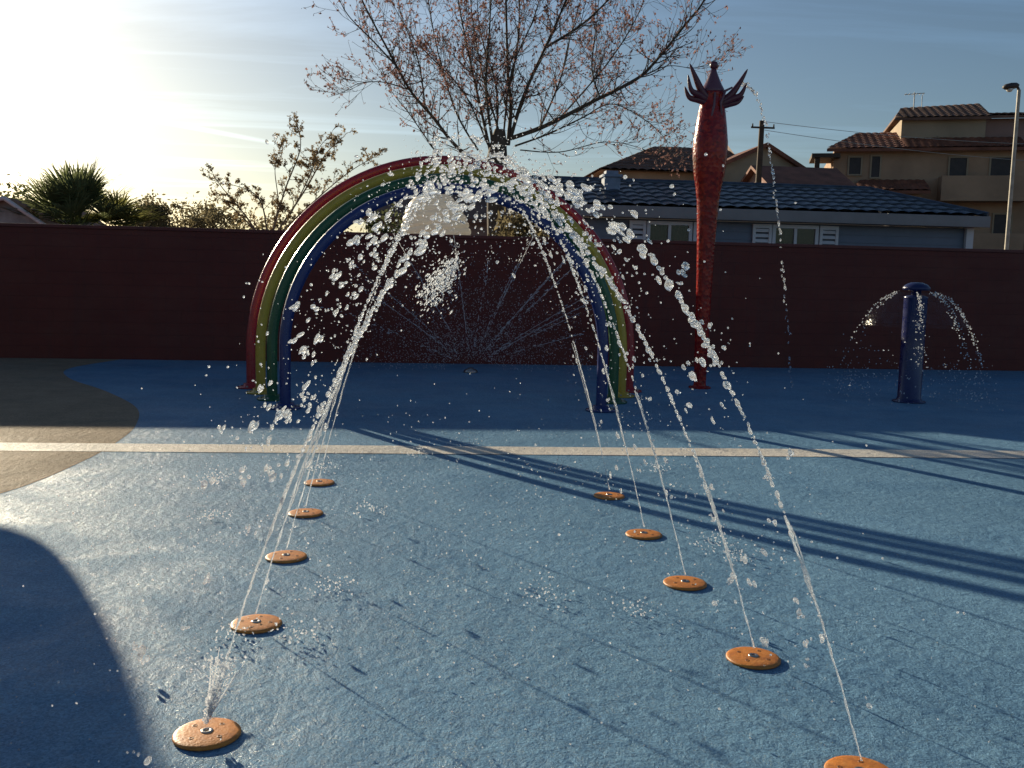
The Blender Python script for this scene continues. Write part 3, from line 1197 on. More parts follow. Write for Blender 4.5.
mb = MB()
tile_slope(mb, (ex0, ey, ez), (ex1, ey, ez), (rx1, ry, rz), (rx0, ry, rz))
tile_slope(mb, (ex1, ey, ez), (ex1, 23.4, ez), (rx1, ry + .02, rz), (rx1, ry, rz))
tile_slope(mb, (ex1, 23.4, ez), (ex0, 23.4, ez), (rx0, ry, rz), (rx1, ry, rz), rows=6)
mb.add([(ex0, ey, ez - .01), (ex1, ey, ez - .01), (ex1, 23.4, ez - .01), (ex0, 23.4, ez - .01)], [(3, 2, 1, 0)])
mb.add([(ex0, ey, ez), (ex0, 23.4, ez), (rx0, ry, rz)], [(0, 1, 2)])
rf = mb.build('roof', TILE_BLUE, mh)
mb = MB()
mb.tube([(rx0, ry, rz + .03), (rx1, ry, rz + .03)], .07, 10)
mb.tube([(rx1, ry, rz + .03), (ex1, ey, ez + .03)], .06, 10)
mb.build('ridge_cap', TILE_BLUE, rf)
mb = MB()
mb.box(ex0, ex1 + .03, ey - .05, ey - .002, 2.70, 2.925, ch=.008)
mb.box(ex1 + .003, ex1 + .05, ey, 23.4, 2.70, 2.925)
mb.box(ex0, ex1, ey + .001, hy0 - .02, 2.70, 2.72)
mb.build('fascia', TRIM, mh)
MB().box(11.46, 11.62, hy0 - .10, hy0 - .012, .25, 2.697, ch=.008).build('corner_post', SHUT, mh)
MB().box(hx0 - .05, hx1 + .02, hy0 + .06, hy1 - .05, -.02, .249).build('skirting', TRIM, mh)
ch = MB()
ch.box(3.98, 4.32, 20.2, 20.55, 3.2, 3.60, ch=.01)
ch.box(3.94, 4.36, 20.16, 20.59, 3.603, 3.66, ch=.01)
ch.box(4.02, 4.28, 20.24, 20.51, 3.663, 3.74, ch=.01)
ch.build('chimney', simple('chimney_grey_blue', (0.20, 0.24, 0.33), .7), mh)
for (wx0, wx1, sw) in ((4.68, 5.62, .34), (7.30, 8.28, .40)):
    y = hy0 - .03
    z0, z1 = 1.65, 2.655
    mb = MB()
    for a in ((wx0, wx1, z1 - .07, z1), (wx0, wx1, z0, z0 + .07), (wx0, wx0 + .07, z0 + .072, z1 - .072), (wx1 - .07, wx1, z0 + .072, z1 - .072), ((wx0 + wx1) / 2 - .03, (wx0 + wx1) / 2 + .03, z0 + .072, z1 - .072)):
        mb.box(a[0], a[1], y - .03, y + .028, a[2], a[3])
    wi = mb.build('window', SHUT, mh)
    MB().box(wx0 + .071, wx1 - .071, y + .004, y + .012, z0 + .071, z1 - .071).build('pane', PANE, wi)
    cu = MB()
    vs = []
    nn = 40
    for k in range(nn + 1):
        x = wx0 + .075 + (wx1 - wx0 - .15) * k / nn
        yy = y + .018 + .004 * math.sin(k * 1.9)
        vs += [(x, yy, z0 + .08), (x, yy, z1 - .08)]
    cu.add(vs, [(2 * k, 2 * k + 2, 2 * k + 3, 2 * k + 1) for k in range(nn)], 0, True)
    cu.build('curtain', CURTAIN, wi)
    for sx in (wx0 - sw - .02, wx1 + .02):
        mb = MB()
        mb.box(sx, sx + .06, y - .045, y - .005, z0, z1)
        mb.box(sx + sw - .06, sx + sw, y - .045, y - .005, z0, z1)
        mb.box(sx + .062, sx + sw - .062, y - .044, y - .006, z1 - .08, z1)
        mb.box(sx + .062, sx + sw - .062, y - .044, y - .006, z0, z0 + .08)
        zk = z0 + .11
        while zk < z1 - .13:
            mb.add([Vector(p) for p in ((sx + .062, y - .042, zk), (sx + sw - .062, y - .042, zk), (sx + sw - .062, y - .010, zk + .055), (sx + .062, y - .010, zk + .055), (sx + .062, y - .042, zk + .012), (sx + sw - .062, y - .042, zk + .012), (sx + sw - .062, y - .010, zk + .067), (sx + .062, y - .010, zk + .067))],
                   [(0, 1, 5, 4), (4, 5, 6, 7), (3, 2, 1, 0)])
            zk += .105
        mb.build('shutter', SHUT, mh)
MB().box(6.05, 6.10, hy0 - .10, hy0 - .03, .3, 2.695).build('downpipe', SHUT, mh)

# ------------------------------------------------------------------ other houses


def gable_house(name, label, x0, x1, y0, y1, ze, zr, wallm, roofm, over=.25, th=.12, axis='X', ridge=.5):
    root = empty(name, ((x0 + x1) / 2, y0, 0))
    tag(root, label, 'house')
    mb = MB()
    if axis == 'Y':   # gable faces the camera, ridge runs away
        xm = x0 + (x1 - x0) * ridge
        pts = [(x0, 0), (x1, 0), (x1, ze), (xm, zr), (x0, ze)]
        mb.add([(x, y0, z) for x, z in pts] + [(x, y1, z) for x, z in pts], [(0, 1, 2, 3, 4), (9, 8, 7, 6, 5), (1, 6, 7, 2), (0, 4, 9, 5)])
        mb.build('wall', wallm, root)
        rb = MB()
        for sx, xe in ((-1, x0), (1, x1)):
            sl = (zr - ze) / (xm - xe)
            xo = xe + sx * over
            zo = ze + (xo - xe) * sl
            a = [(xm, zr + .003), (xo, zo + .003)]
            v = []
            for yy in (y0 - over, y1 + over):
                v += [(a[0][0], yy, a[0][1]), (a[1][0], yy, a[1][1]), (a[1][0], yy, a[1][1] + th), (a[0][0], yy, a[0][1] + th)]
            rb.add(v, [(0, 1, 2, 3), (7, 6, 5, 4), (0, 4, 5, 1), (3, 2, 6, 7), (1, 5, 6, 2)])
        rb.build('roof', roofm, root)
    else:
        ym = (y0 + y1) / 2
        pts = [(y0, 0), (y1, 0), (y1, ze), (ym, zr), (y0, ze)]
        mb.add([(x0, y, z) for y, z in pts] + [(x1, y, z) for y, z in pts], [(4, 3, 2, 1, 0), (5, 6, 7, 8, 9), (0, 5, 9, 4), (1, 2, 7, 6)])
        mb.build('wall', wallm, root)
        rb = MB()
        for sy, yo in ((-1, y0 - over), (1, y1 + over)):
            zo = ze - over * (zr - ze) / (ym - y0)
            v = []
            for xx in (x0 - over, x1 + over):
                v += [(xx, ym, zr + .003), (xx, yo, zo + .003), (xx, yo, zo + th), (xx, ym, zr + th)]
            rb.add(v, [(0, 1, 2, 3), (7, 6, 5, 4), (0, 4, 5, 1), (3, 2, 6, 7), (1, 5, 6, 2)])
        rb.build('roof', roofm, root)
    return root


gable_house('house', 'far cream house with a plain gable end beside the utility pole', 14.3, 18.4, 45, 60, 6.75, 7.8, RENDER_CREAM, TILE_RED, .3, .2, 'Y', .55)
hA = empty('house', (11.5, 47, 0))
tag(hA, 'far tan house with a hipped brown roof, left of the red post', 'house')
MB().box(9.5, 16.0, 47, 54, 0, 6.75).build('wall', RENDER_TAN, hA)
mb = MB()
tile_slope(mb, (9.0, 46.6, 6.7), (16.4, 46.6, 6.7), (16.4, 50.5, 8.35), (12.6, 50.5, 8.35), 6, .45, 9, .08)
tile_slope(mb, (9.0, 54.4, 6.7), (9.0, 46.6, 6.7), (12.6, 50.5, 8.35), (12.59, 50.51, 8.35), 6, .45, 9, .08)
tile_slope(mb, (16.4, 54.4, 6.7), (9.0, 54.4, 6.7), (12.6, 50.5, 8.35), (16.4, 50.5, 8.35), 6, .45, 9, .08)
mb.add([(9.0, 46.6, 6.69), (16.4, 46.6, 6.69), (16.4, 54.4, 6.69), (9.0, 54.4, 6.69), (16.4, 50.5, 8.74)], [(3, 2, 1, 0), (1, 2, 4)])
mb.build('roof', TILE_BROWN, hA)
gable_house('house', 'low house with a terracotta roof right of the utility pole', 15.3, 18.7, 39, 46, 4.9, 6.5, RENDER_PINK, TILE_RED, .3, .14, 'X')
cb = gable_house('cabin', 'dim tan cabin seen through the rainbow beyond the wall', -1.25, 3.5, 27, 31, 3.0, 3.75, RENDER_PINK, TILE_BROWN, .25, .12, 'X')
MB().box(-.45, -.25, 26.8, 26.97, 0, 2.9).build('porch_post', RENDER_CREAM, cb)
lh = gable_house('house', 'low grey house with white bargeboards and striped tiled roof at the far left', -10.5, -7.15, 20.5, 25, 2.15, 2.78, simple('render_grey', (.30, .31, .32), .8), TILE_RED, .2, .05, 'Y', .72)
mb = MB()
xm = -10.5 + 3.35 * .72
for xe in (-10.7, -6.95):
    ze = 2.15 - .2 * ((2.78 - 2.15) / abs(xm - (-10.5 if xe < xm else -7.15)))
    mb.tube([(xm, 20.27, 2.80), (xe, 20.27, ze + .02)], .045, 6)
mb.build('bargeboard', SHUT, lh)

# apartment building at right
ab = empty('apartment_building', (26, 45, 0))
tag(ab, 'stepped tan apartment building with terracotta roofs and a rooftop tower at right', 'apartment building')
Y0 = 45.0
mb = MB()
mb.box(20.35, 36, Y0, Y0 + 9, 0, 8.05)
mb.build('wall', RENDER_TAN, ab)
mb = MB()
mb.box(23.35, 26.95, Y0 + 1.2, Y0 + 7, 8.06, 9.75)
mb.add([(26.96, Y0 + 1.2, 9.74), (26.96, Y0 + 7, 9.74), (26.96, Y0 + 4.0, 10.7)], [(0, 1, 2)])
mb.build('tower_wall', RENDER_CREAM, ab)
MB().box(26.97, 38, Y0 + 1.6, Y0 + 7, 8.06, 9.75).build('upper_wall', RENDER_PINK, ab)


def slab(mb, a, b, c, d, th):
    a, b, c, d = map(Vector, (a, b, c, d))
    t = Vector((0, 0, th))
    mb.add([a, b, c, d, a + t, b + t, c + t, d + t], [(3, 2, 1, 0), (4, 5, 6, 7), (0, 1, 5, 4), (1, 2, 6, 5), (2, 3, 7, 6), (3, 0, 4, 7)])


def pantile(mb, A, B, C, D):
    tile_slope(mb, A, B, C, D, 6, .32, 9, .04)


mb = MB()
slab(mb, (20.0, Y0 - .5, 7.95), (23.34, Y0 - .5, 7.95), (23.34, Y0 + 3.2, 9.2), (21.6, Y0 + 3.2, 9.2), .14)
pantile(mb, (20.0, Y0 - .5, 8.1), (23.34, Y0 - .5, 8.1), (23.34, Y0 + 3.2, 9.35), (21.6, Y0 + 3.2, 9.35))
slab(mb, (23.345, Y0 - .5, 7.95), (28.4, Y0 - .5, 7.95), (28.4, Y0 + 1.19, 8.62), (23.345, Y0 + 1.19, 8.62), .14)
pantile(mb, (23.345, Y0 - .5, 8.1), (28.4, Y0 - .5, 8.1), (28.4, Y0 + 1.19, 8.77), (23.345, Y0 + 1.19, 8.77))
slab(mb, (28.41, Y0 - .6, 7.9), (36.3, Y0 - .6, 7.9), (36.3, Y0 + 1.59, 8.1), (28.41, Y0 + 1.59, 8.1), .16)
mb.build('roof', TILE_RED, ab)
mb = MB()
slab(mb, (23.0, Y0 + .85, 9.62), (27.1, Y0 + .85, 9.62), (27.1, Y0 + 4.0, 10.75), (23.6, Y0 + 4.0, 10.6), .12)
pantile(mb, (23.0, Y0 + .85, 9.745), (27.1, Y0 + .85, 9.745), (27.1, Y0 + 4.0, 10.875), (23.6, Y0 + 4.0, 10.725))
slab(mb, (23.6, Y0 + 4.0, 10.6), (27.1, Y0 + 4.0, 10.75), (27.1, Y0 + 7.3, 9.6), (23.0, Y0 + 7.3, 9.6), .12)
mb.build('tower_roof', TILE_BROWN, ab)
mb = MB()
slab(mb, (27.15, Y0 + 1.2, 9.70), (38.3, Y0 + 1.2, 9.70), (38.3, Y0 + 4.5, 10.3), (27.15, Y0 + 4.5, 10.3), .14)
pantile(mb, (27.15, Y0 + 1.2, 9.845), (38.3, Y0 + 1.2, 9.845), (38.3, Y0 + 4.5, 10.445), (27.15, Y0 + 4.5, 10.445))
mb.build('upper_roof', TILE_BROWN, ab)
mb = MB()
slab(mb, (21.0, Y0 - 2.3, 5.75), (24.3, Y0 - 2.3, 5.75), (24.3, Y0 - .01, 6.45), (21.6, Y0 - .01, 6.45), .14)
pantile(mb, (21.0, Y0 - 2.3, 5.9), (24.3, Y0 - 2.3, 5.9), (24.3, Y0 - .01, 6.6), (21.6, Y0 - .01, 6.6))
mb.build('porch_roof', TILE_RED, ab)
MB().box(21.4, 24.0, Y0 - 1.9, Y0 - .01, 0, 5.9).build('porch_wall', RENDER_TAN, ab)
mb = MB()
mb.box(19.35, 20.6, Y0 - .6, Y0 + 2, 7.66, 7.86)
mb.build('pergola_beam', WOOD_DARK, ab)
MB().box(19.5, 19.72, Y0 - .5, Y0 - .25, 0, 7.655).build('pergola_post', WOOD_DARK, ab)
for (bx0, bx1, bz) in ((24.9, 28.4, 5.7), (29.0, 34.0, 5.7), (24.9, 28.4, 3.0), (29.0, 34.0, 3.0)):
    mb = MB()
    mb.box(bx0, bx1, Y0 - 1.1, Y0 - .005, bz - .18, bz)
    mb.box(bx0, bx1, Y0 - 1.1, Y0 - .98, bz + .003, bz + 1.0)
    mb.box(bx0, bx0 + .12, Y0 - .97, Y0 - .005, bz + .003, bz + 1.0)
    mb.box(bx1 - .12, bx1, Y0 - .97, Y0 - .005, bz + .003, bz + 1.0)
    mb.build('balcony', RENDER_TAN, ab)
for (wx, wz, ww, wh) in ((21.3, 6.9, .5, .8), (22.2, 6.75, .35, 1.0), (25.7, 5.75, .7, 1.9), (27.5, 5.75, .9, 1.9), (30.2, 5.75, 1.2, 1.9), (32.6, 5.75, 1.2, 1.9), (26.0, 3.05, .9, 1.9), (27.7, 3.05, .7, 1.9), (31.0, 3.05, 1.4, 1.9), (25.2, 8.35, .35, .45), (30.4, 8.5, 1.1, .9)):
    yy = Y0 - .05 if wz < 8.3 else (Y0 + 1.15 if wx < 28 else Y0 + 1.55)
    wi = MB()
    wi.box(wx - ww / 2 - .07, wx - ww / 2, yy - .02, yy + .048, wz, wz + wh)
    wi.box(wx + ww / 2, wx + ww / 2 + .07, yy - .02, yy + .048, wz, wz + wh)
    wi.box(wx - ww / 2 - .07, wx + ww / 2 + .07, yy - .03, yy + .048, wz - .08, wz - .003)
    wi.box(wx - ww / 2 - .07, wx + ww / 2 + .07, yy - .02, yy + .048, wz + wh + .003, wz + wh + .08)
    w_ = wi.build('window', RENDER_CREAM, ab)
    MB().box(wx - ww / 2, wx + ww / 2, yy + .02, yy + .046, wz, wz + wh).build('roller_shutter', DARK_OPEN, w_)
an = MB()
an.tube([(24.05, Y0 + 3, 9.8), (24.05, Y0 + 3, 11.35)], .025, 6)
an.tube([(24.4, Y0 + 3, 10.6), (24.4, Y0 + 3, 11.2)], .018, 6)
an.tube([(23.6, Y0 + 3, 11.25), (24.5, Y0 + 3, 11.3)], .02, 6)
for k in range(6):
    an.tube([(23.65 + .16 * k, Y0 + 2.75, 11.26), (23.65 + .16 * k, Y0 + 3.25, 11.26)], .012, 5)
an.build('antenna', METAL_GREY, ab)
ab.location = (26.6, 45.0, 0)
ab.rotation_euler.z = R(-20)
ab.scale = (1.08, 1.0, 1.0)

# ------------------------------------------------------------------ utility pole, wires, street lamp
px, py = 12.66, 35.0
up_ = empty('utility_pole', (px, py, 0))
tag(up_, 'dark wooden utility pole with a short crossarm beyond the mobile home roof', 'utility pole')
MB().tube([(px, py, 0), (px, py, 4), (px + .03, py, 7.35)], [.15, .12, .095], 12).build('pole', WOOD_DARK, up_)
mb = MB()
mb.box(px - .42, px + .48, py - .12, py - .03 - .095, 7.05, 7.12)
for q in (-.38, .0, .42):
    mb.lathe([(.02, 0), (.035, .03), (.02, .055), (.03, .08), (.012, .10)], (px + .02 + q, py - .122, 7.123), 10)
mb.build('crossarm', WOOD_DARK, up_)
WIRE = simple('wire', (.45, .43, .40), .5, .1)
for k, (zA, xB, yB, zB, lab) in enumerate(((7.30, 31, 46, 8.35, 'upper overhead cable sagging from the utility pole to the apartment building'), (7.0, 31, 44, 7.45, 'lower overhead cable sagging from the utility pole to the apartment building'))):
    pts = []
    for q in range(25):
        t = q / 24
        pts.append((px + .1 + (xB - px) * t, py - .12 + (yB - py - (1.6 if k == 0 else 0)) * t, zA + (zB - zA) * t - .35 * 4 * t * (1 - t) * .5))
    tag(MB().tube(pts, .010, 6).build('overhead_cable', WIRE), lab, 'cable', 'overhead cables')

lx, ly = 15.5, 24.0
sl = empty('street_lamp', (lx, ly, 0))
tag(sl, 'slim grey street lamp with a single head at the right edge', 'street lamp')
MB().tube([(lx, ly, 0), (lx, ly, 3), (lx, ly, 6.55)], [.062, .052, .044], 14).build('post', simple('lamp_post', (.45, .40, .33), .6), sl)
mb = MB()
mb.tube([(lx, ly, 6.53), (lx - .05, ly, 6.62), (lx - .2, ly - .05, 6.64)], .035, 8)
mb.lathe([(.05, -.22), (.11, -.15), (.13, 0), (.11, .12), (.04, .2)], (lx - .26, ly - .06, 6.62), 16, M=Matrix.Rotation(R(80), 4, 'Y') @ Matrix.Scale(.65, 4, (1, 0, 0)))
mb.build('lamp_head', DARK_OPEN, sl)
MB().lathe([(.085, -.02), (.09, .0), (.05, .05), (.01, .06)], (lx - .30, ly - .06, 6.53), 16, M=Matrix.Rotation(R(180), 4, 'X')).build('lens', simple('lamp_lens', (.75, .73, .68), .3), sl)

# ------------------------------------------------------------------ trees
rt = random.Random(21)


def catmull(P, n=6):
    out = []
    for i in range(len(P) - 1):
        p0, p1, p2, p3 = P[max(i - 1, 0)], P[i], P[i + 1], P[min(i + 2, len(P) - 1)]
        for q in range(n):
            t = q / n
            out.append(0.5 * ((2 * p1) + (p2 - p0) * t + (2 * p0 - 5 * p1 + 4 * p2 - p3) * t * t + (3 * p1 - p0 - 3 * p2 + p3) * t ** 3))
    out.append(P[-1])
    return out


def rvec():
    return Vector((rt.gauss(0, 1), rt.gauss(0, 1), rt.gauss(0, 1))).normalized()


def twig(mb, buds, p, d, L, r, depth, up=.12, minr=.0035, budp=.6, kids=4):
    n = max(4, int(L / .12))
    pts, rad = [p.copy()], [r]
    q = p.copy()
    dd = d.normalized()
    for i in range(n):
        dd = (dd + rvec() * .17 + Vector((0, 0, up * .25))).normalized()
        q = q + dd * (L / n)
        pts.append(q.copy())
        rad.append(max(minr, r * (1 - .8 * (i + 1) / n)))
        if depth > 0 and i > 0 and rt.random() < kids / n:
            side = (dd + rvec() * .85).normalized()
            twig(mb, buds, q, side, L * rt.uniform(.35, .65), max(minr, rad[-1] * .65), depth - 1, up, minr, budp, kids)
        if rt.random() < budp * (.35 if depth > 0 else 1):
            buds.append((q + rvec() * .02, dd.copy()))
    mb.tube(pts, rad, 4 if r < .015 else 6, caps=False)
    buds.append((q, dd.copy()))


def bud_mesh(buds, size, per=(1, 3), spread=.04):
    V, F = [], []
    for p, d in buds:
        for _ in range(rt.randint(*per)):
            c = p + rvec() * spread * rt.random()
            a = rvec()
            b = a.cross(rvec()).normalized()
            s = size * rt.uniform(.5, 1.3)
            o = len(V)
            V += [c - a * s, c + b * s * .45, c + a * s, c - b * s * .45]
            F.append((o, o + 1, o + 2, o + 3))
    m = MB()
    m.add(V, F)
    return m


def bare_tree(name, label, trunk_pts, trunk_rad, limbs, barkm, budm, twigs_per_m, twigL, budp, bsize, kids=4, minr=.0035, cat='tree', up=.12, per=(1, 3)):
    root = empty(name, (trunk_pts[0][0], trunk_pts[0][1], 0))
    tag(root, label, cat)
    tm_ = MB()
    T = catmull([Vector(p) for p in trunk_pts], 5)
    rr = np.interp(np.linspace(0, 1, len(T)), np.linspace(0, 1, len(trunk_rad)), trunk_rad)
    tm_.tube(T, list(rr), 14)
    tw, buds = MB(), []
    for P, r0 in limbs:
        Q = catmull(P, 8)
        n = len(Q)
        rad = [max(.006, r0 * (1 - .75 * i / (n - 1))) * rt.uniform(.93, 1.07) for i in range(n)]
        tm_.tube(Q, rad, 9)
        L = sum((Q[i + 1] - Q[i]).length for i in range(n - 1))
        for _ in range(int(L * twigs_per_m)):
            i = rt.randint(int(n * .12), n - 2)
            t = (Q[i + 1] - Q[i]).normalized()
            d = (t * rt.uniform(.3, 1.1) + rvec() * .8).normalized()
            twig(tw, buds, Q[i].lerp(Q[i + 1], rt.random()), d, twigL * rt.uniform(.45, 1.2) * (1 - .3 * i / n), min(rad[i] * .5, .016), 1 if rt.random() < .75 else 2, up, minr, budp, kids)
        twig(tw, buds, Q[-1], Q[-1] - Q[-2], twigL * .8, rad[-1] * .9, 2, up, minr, budp, kids)
    tm_.build('trunk', barkm, root)
    cr = tw.build('crown', barkm, root)
    bud_mesh(buds, bsize, per).build('leaves', budm, cr)
    return root


def limb(pts, Y, dY):
    n = len(pts)
    return [at(x, y, Y + dY * i / max(1, n - 1)) for i, (x, y) in enumerate(pts)]


TY = 22.0
L_ = [
    (limb([(480, 165), (455, 145), (432, 116), (410, 90), (388, 50), (362, 0), (345, -45)], TY, -1.0), .075),
    (limb([(400, 70), (374, 42), (348, 15), (335, -10)], TY - .6, -.4), .035),
    (limb([(410, 90), (382, 82), (358, 84), (344, 92)], TY - .5, .6), .025),
    (limb([(490, 150), (480, 105), (470, 60), (458, 0), (450, -60)], TY, .8), .06),
    (limb([(492, 140), (486, 85), (490, 20), (492, -60)], TY, -1.2), .055),
    (limb([(508, 145), (511, 105), (508, 75), (506, 0), (505, -60)], TY, .5), .085),
    (limb([(511, 80), (518, 40), (520, -10), (524, -60)], TY + .3, .8), .04),
    (limb([(510, 140), (524, 95), (545, 48), (566, 0), (585, -55)], TY, -.8), .075),
    (limb([(545, 48), (585, 22), (618, -12), (640, -50)], TY - .5, -.8), .05),
    (limb([(512, 138), (545, 126), (590, 103), (635, 80), (655, 62), (685, 25), (703, 2), (715, -30)], TY, -1.4), .09),
    (limb([(600, 98), (592, 68), (597, 20), (602, -40)], TY - .7, .9), .035),
    (limb([(640, 77), (668, 66), (695, 68), (715, 60)], TY - 1, .4), .02),
    (limb([(515, 146), (548, 134), (582, 118), (612, 104), (648, 122), (668, 142)], TY, .9), .04),
    (limb([(478, 150), (456, 112), (438, 52), (428, 0), (420, -45)], TY, 1.1), .04),
    (limb([(500, 135), (482, 72), (472, 15), (468, -40)], TY, 1.6), .04),
    (limb([(440, 158), (424, 135), (408, 112), (392, 92), (380, 70)], TY, 1.0), .03),
    (limb([(540, 128), (560, 80), (572, 30), (590, -30)], TY, 1.3), .04),
    (limb([(560, 118), (610, 60), (640, 10), (655, -40)], TY, 1.4), .035),
    (limb([(425, 105), (418, 60), (400, 10), (395, -40)], TY - .4, .8), .035),
    (limb([(496, 140), (497, 90), (480, 30), (476, -30)], TY, .6), .04),
    (limb([(503, 140), (512, 70), (535, 15), (545, -30)], TY, -.6), .04),
    (limb([(488, 145), (462, 90), (415, 40), (385, -10)], TY, .9), .035),
    (limb([(520, 150), (560, 152), (605, 142), (640, 148), (662, 160)], TY, -.5), .025),
]
tb_ = at(497, 160, TY)
for L__ in range(len(L_)):
    L_[L__] = (L_[L__][0], L_[L__][1] * .6)
bare_tree('bare_tree', 'large pollarded bare tree with russet buds spreading its branches above the rainbow',
          [(tb_.x, TY, 0), (tb_.x + .05, TY, 1.6), (tb_.x - .03, TY, 3.2), (tb_.x, TY, 4.1), (tb_.x + .05, TY, 4.75)], [.28, .22, .18, .24, .12],
          L_, BARK, BUD_RED, 11, 0.95, .22, .036, 4, .0032, up=.4, per=(1, 3))

# small blossoming tree at left of the arch
AY = 20.0
L2 = [
    (limb([(262, 240), (245, 215), (228, 195), (215, 178)], AY, -.3), .035),
    (limb([(262, 240), (250, 225), (235, 210), (222, 200)], AY, .4), .035),
    (limb([(268, 240), (262, 205), (248, 190), (212, 180)], AY, .5), .03),
    (limb([(272, 235), (285, 190), (300, 150), (298, 128)], AY, -.4), .035),
    (limb([(275, 235), (305, 190), (325, 155), (340, 140)], AY, .4), .035),
    (limb([(275, 238), (310, 205), (345, 175), (372, 158)], AY, -.4), .03),
    (limb([(270, 238), (278, 205), (275, 170), (280, 148)], AY, .3), .025),
    (limb([(285, 225), (310, 175), (318, 150), (330, 135)], AY, -.2), .025),
]
q = at(268, 245, AY)
bare_tree('almond_tree', 'small pale-budded bare tree peeping over the wall left of the rainbow', [(q.x, AY, 0), (q.x + .05, AY, 1.2), (q.x, AY, q.z)], [.11, .09, .07],
          [(p_, r_ * .6) for p_, r_ in L2], BARK_PALE, BUD_CREAM, 14, .27, .75, .028, 3, .004, per=(1, 3))


# fan palms: a petiole that ends in a spread of narrow leaflets
def palm(name, label, base, h, fans, pet, blade, mat, seed, emin, emax):
    r_ = random.Random(seed)
    root = empty(name, (base[0], base[1], 0))
    tag(root, label, 'palm tree')
    tr = MB()
    pts = [(base[0], base[1], h * t) for t in np.linspace(0, 1, 14)]
    tr.tube(pts, [.17 + .025 * (k % 2) for k in range(14)], 12)
    tr.build('trunk', BARK, root)
    top = Vector(pts[-1])
    cm = MB()
    for k in range(fans):
        az = 2 * math.pi * k * .381966 + r_.uniform(-.25, .25)
        el = R(emin + (emax - emin) * ((k + .5) / fans) + r_.uniform(-6, 6))
        d = Vector((math.cos(az) * math.cos(el), math.sin(az) * math.cos(el), math.sin(el)))
        P = [top.copy()]
        LL = pet * r_.uniform(.75, 1.15)
        for i in range(6):
            d = (d + Vector((0, 0, -.03))).normalized()
            P.append(P[-1] + d * LL / 6)
        cm.tube(P, [.018, .016, .014, .013, .012, .011, .010], 5, caps=False)
        c = P[-1]
        side = d.cross(Vector((0, 0, 1))).normalized()
        nrm = side.cross(d).normalized()
        tilt = r_.uniform(-.5, .5)
        side = (side + nrm * tilt).normalized()
        nrm = side.cross(d).normalized()
        n = 34
        for q in range(n):
            a = R(-74 + 148 * q / (n - 1) + r_.uniform(-2, 2))
            dv = (d * math.cos(a) + side * math.sin(a) + nrm * r_.uniform(-.05, .10) + nrm * .12 * abs(math.sin(a))).normalized()
            ll = blade * (.62 + .38 * math.cos(a)) * r_.uniform(.85, 1.12)
            w = (side * math.cos(a) - d * math.sin(a)) * .021
            m1 = c + dv * ll * .5
            m2 = c + dv * ll * .8 + Vector((0, 0, -.02 * ll))
            tip = c + dv * ll + Vector((0, 0, -r_.uniform(.03, .16) * ll)) + side * r_.uniform(-.03, .03)
            cm.add([c, m1 - w, m1 + w, m2 - w * .6, m2 + w * .6, tip], [(0, 2, 1), (1, 2, 4, 3), (3, 4, 5)])
    cm.build('crown', mat, root)
    return root


pb = at(76, 222, 21)
palm('palm_tree', 'bigger fan palm with upright plumes above the wall at left', (pb.x, 21), 2.15, 27, .78, .92, FROND, 3, 8, 88)
pb = at(120, 226, 22.5)
palm('palm_tree', 'lower drooping olive-green fan palm right of the bigger palm', (pb.x, 22.5), 2.3, 24, .5, .68, FROND_Y, 9, -25, 60)


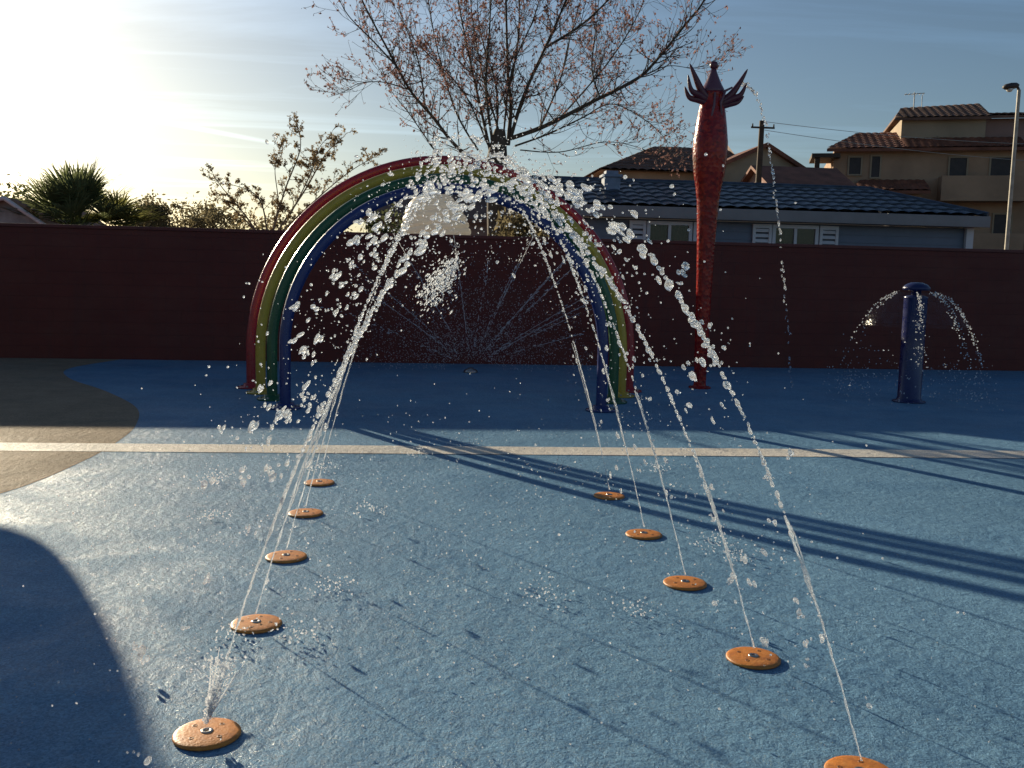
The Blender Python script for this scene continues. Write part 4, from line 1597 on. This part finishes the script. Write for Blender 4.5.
def bush(name, label, c, rad, n, mat, seed, cat='bush', leafs=.06, trunk=True):
    r_ = random.Random(seed)
    root = empty(name, (c[0], c[1], 0))
    tag(root, label, cat)
    st = MB()
    V, F = [], []
    cl = []
    for k in range(max(8, n // 110)):
        while True:
            v = Vector((r_.uniform(-1, 1), r_.uniform(-1, 1), r_.uniform(-.9, 1)))
            if v.length < 1 and v.length > .35:
                break
        p = Vector((c[0] + v.x * rad[0], c[1] + v.y * rad[1], c[2] + v.z * rad[2]))
        cl.append((p, r_.uniform(.5, 1.1)))
        st.tube([(c[0] + v.x * .1, c[1] + v.y * .1, max(0.01, c[2] - rad[2])), (c[0] + v.x * rad[0] * .4, c[1] + v.y * rad[1] * .4, c[2] + v.z * rad[2] * .2), p], [.03, .02, .008], 5)
    if c[2] - rad[2] > .05:
        st.tube([(c[0], c[1], 0), (c[0], c[1], c[2] - rad[2] * .5)], [.12, .07], 8)
    for k in range(n):
        p, s = r_.choice(cl)
        o = Vector((r_.gauss(0, .28), r_.gauss(0, .28), r_.gauss(0, .22)))
        q = p + Vector((o.x * rad[0], o.y * rad[1], o.z * rad[2])) * s
        if q.z < 0.05:
            continue
        a = Vector((r_.gauss(0, 1), r_.gauss(0, 1), r_.gauss(0, 1))).normalized()
        b = a.cross(Vector((r_.gauss(0, 1), r_.gauss(0, 1), r_.gauss(0, 1)))).normalized()
        sz = leafs * r_.uniform(.6, 1.4)
        i = len(V)
        V += [q - a * sz, q + b * sz * .5, q + a * sz, q - b * sz * .5]
        F.append((i, i + 1, i + 2, i + 3))
    m = MB()
    m.add(V, F)
    st.build('stem', BARK, root)
    m.build('foliage', mat, root)
    return root


a = at(10, 205, 25)
bush('bush', 'dark rounded bush at the left edge behind the low grey house', (a.x, 25.5, 2.3), (1.0, .8, 1.05), 3200, LEAF_DARK, 4)
for i, (px_, py_, Y, rx, rz, lab) in enumerate([
        (165, 222, 34, 1.0, 1.1, 'hazy far shrub just right of the drooping palm'),
        (188, 224, 34, 1.2, 1.0, 'low far shrub between the palms and the almond tree'),
        (212, 224, 36, 1.1, 1.15, 'far shrub beside the almond tree with a pale top'),
        (146, 218, 33, .7, 1.0, 'thin far shrub tucked behind the drooping palm')]):
    a = at(px_, py_, Y)
    bush('far_shrub', lab, (a.x, Y, a.z - .15), (rx, .8, rz * .75), 1800, LEAF_OLIVE, 40 + i, leafs=.07)
    S.objects[-1]
a = at(318, 235, 21.5)
bush('hedge_shrub', 'olive shrub at the foot of the almond tree over the wall', (a.x - .8, 21.5, 1.95), (1.3, .6, .75), 2600, LEAF_OLIVE, 77)
a = at(524, 236, 18.2)
bush('garden_shrub', 'dim shrub against the left end of the mobile home, behind the rainbow', (a.x, 18.2, 2.0), (.55, .4, .85), 2200, LEAF_OLIVE, 79)
a = at(388, 232, 24)
bush('garden_shrub', 'dark shrub seen through the left of the rainbow over the wall', (a.x, 24, 2.2), (.5, .5, .75), 1500, LEAF_DARK, 78)

# ------------------------------------------------------------------ render settings
S.view_settings.view_transform = 'Standard'
S.view_settings.look = 'None'
S.view_settings.exposure = 0.53
S.view_settings.gamma = 1.0
S.view_settings.use_curve_mapping = False
S.render.engine = 'CYCLES'
S.cycles.max_bounces = 10
S.cycles.transparent_max_bounces = 16
S.cycles.sample_clamp_indirect = 8.0
S.cycles.use_denoising = True
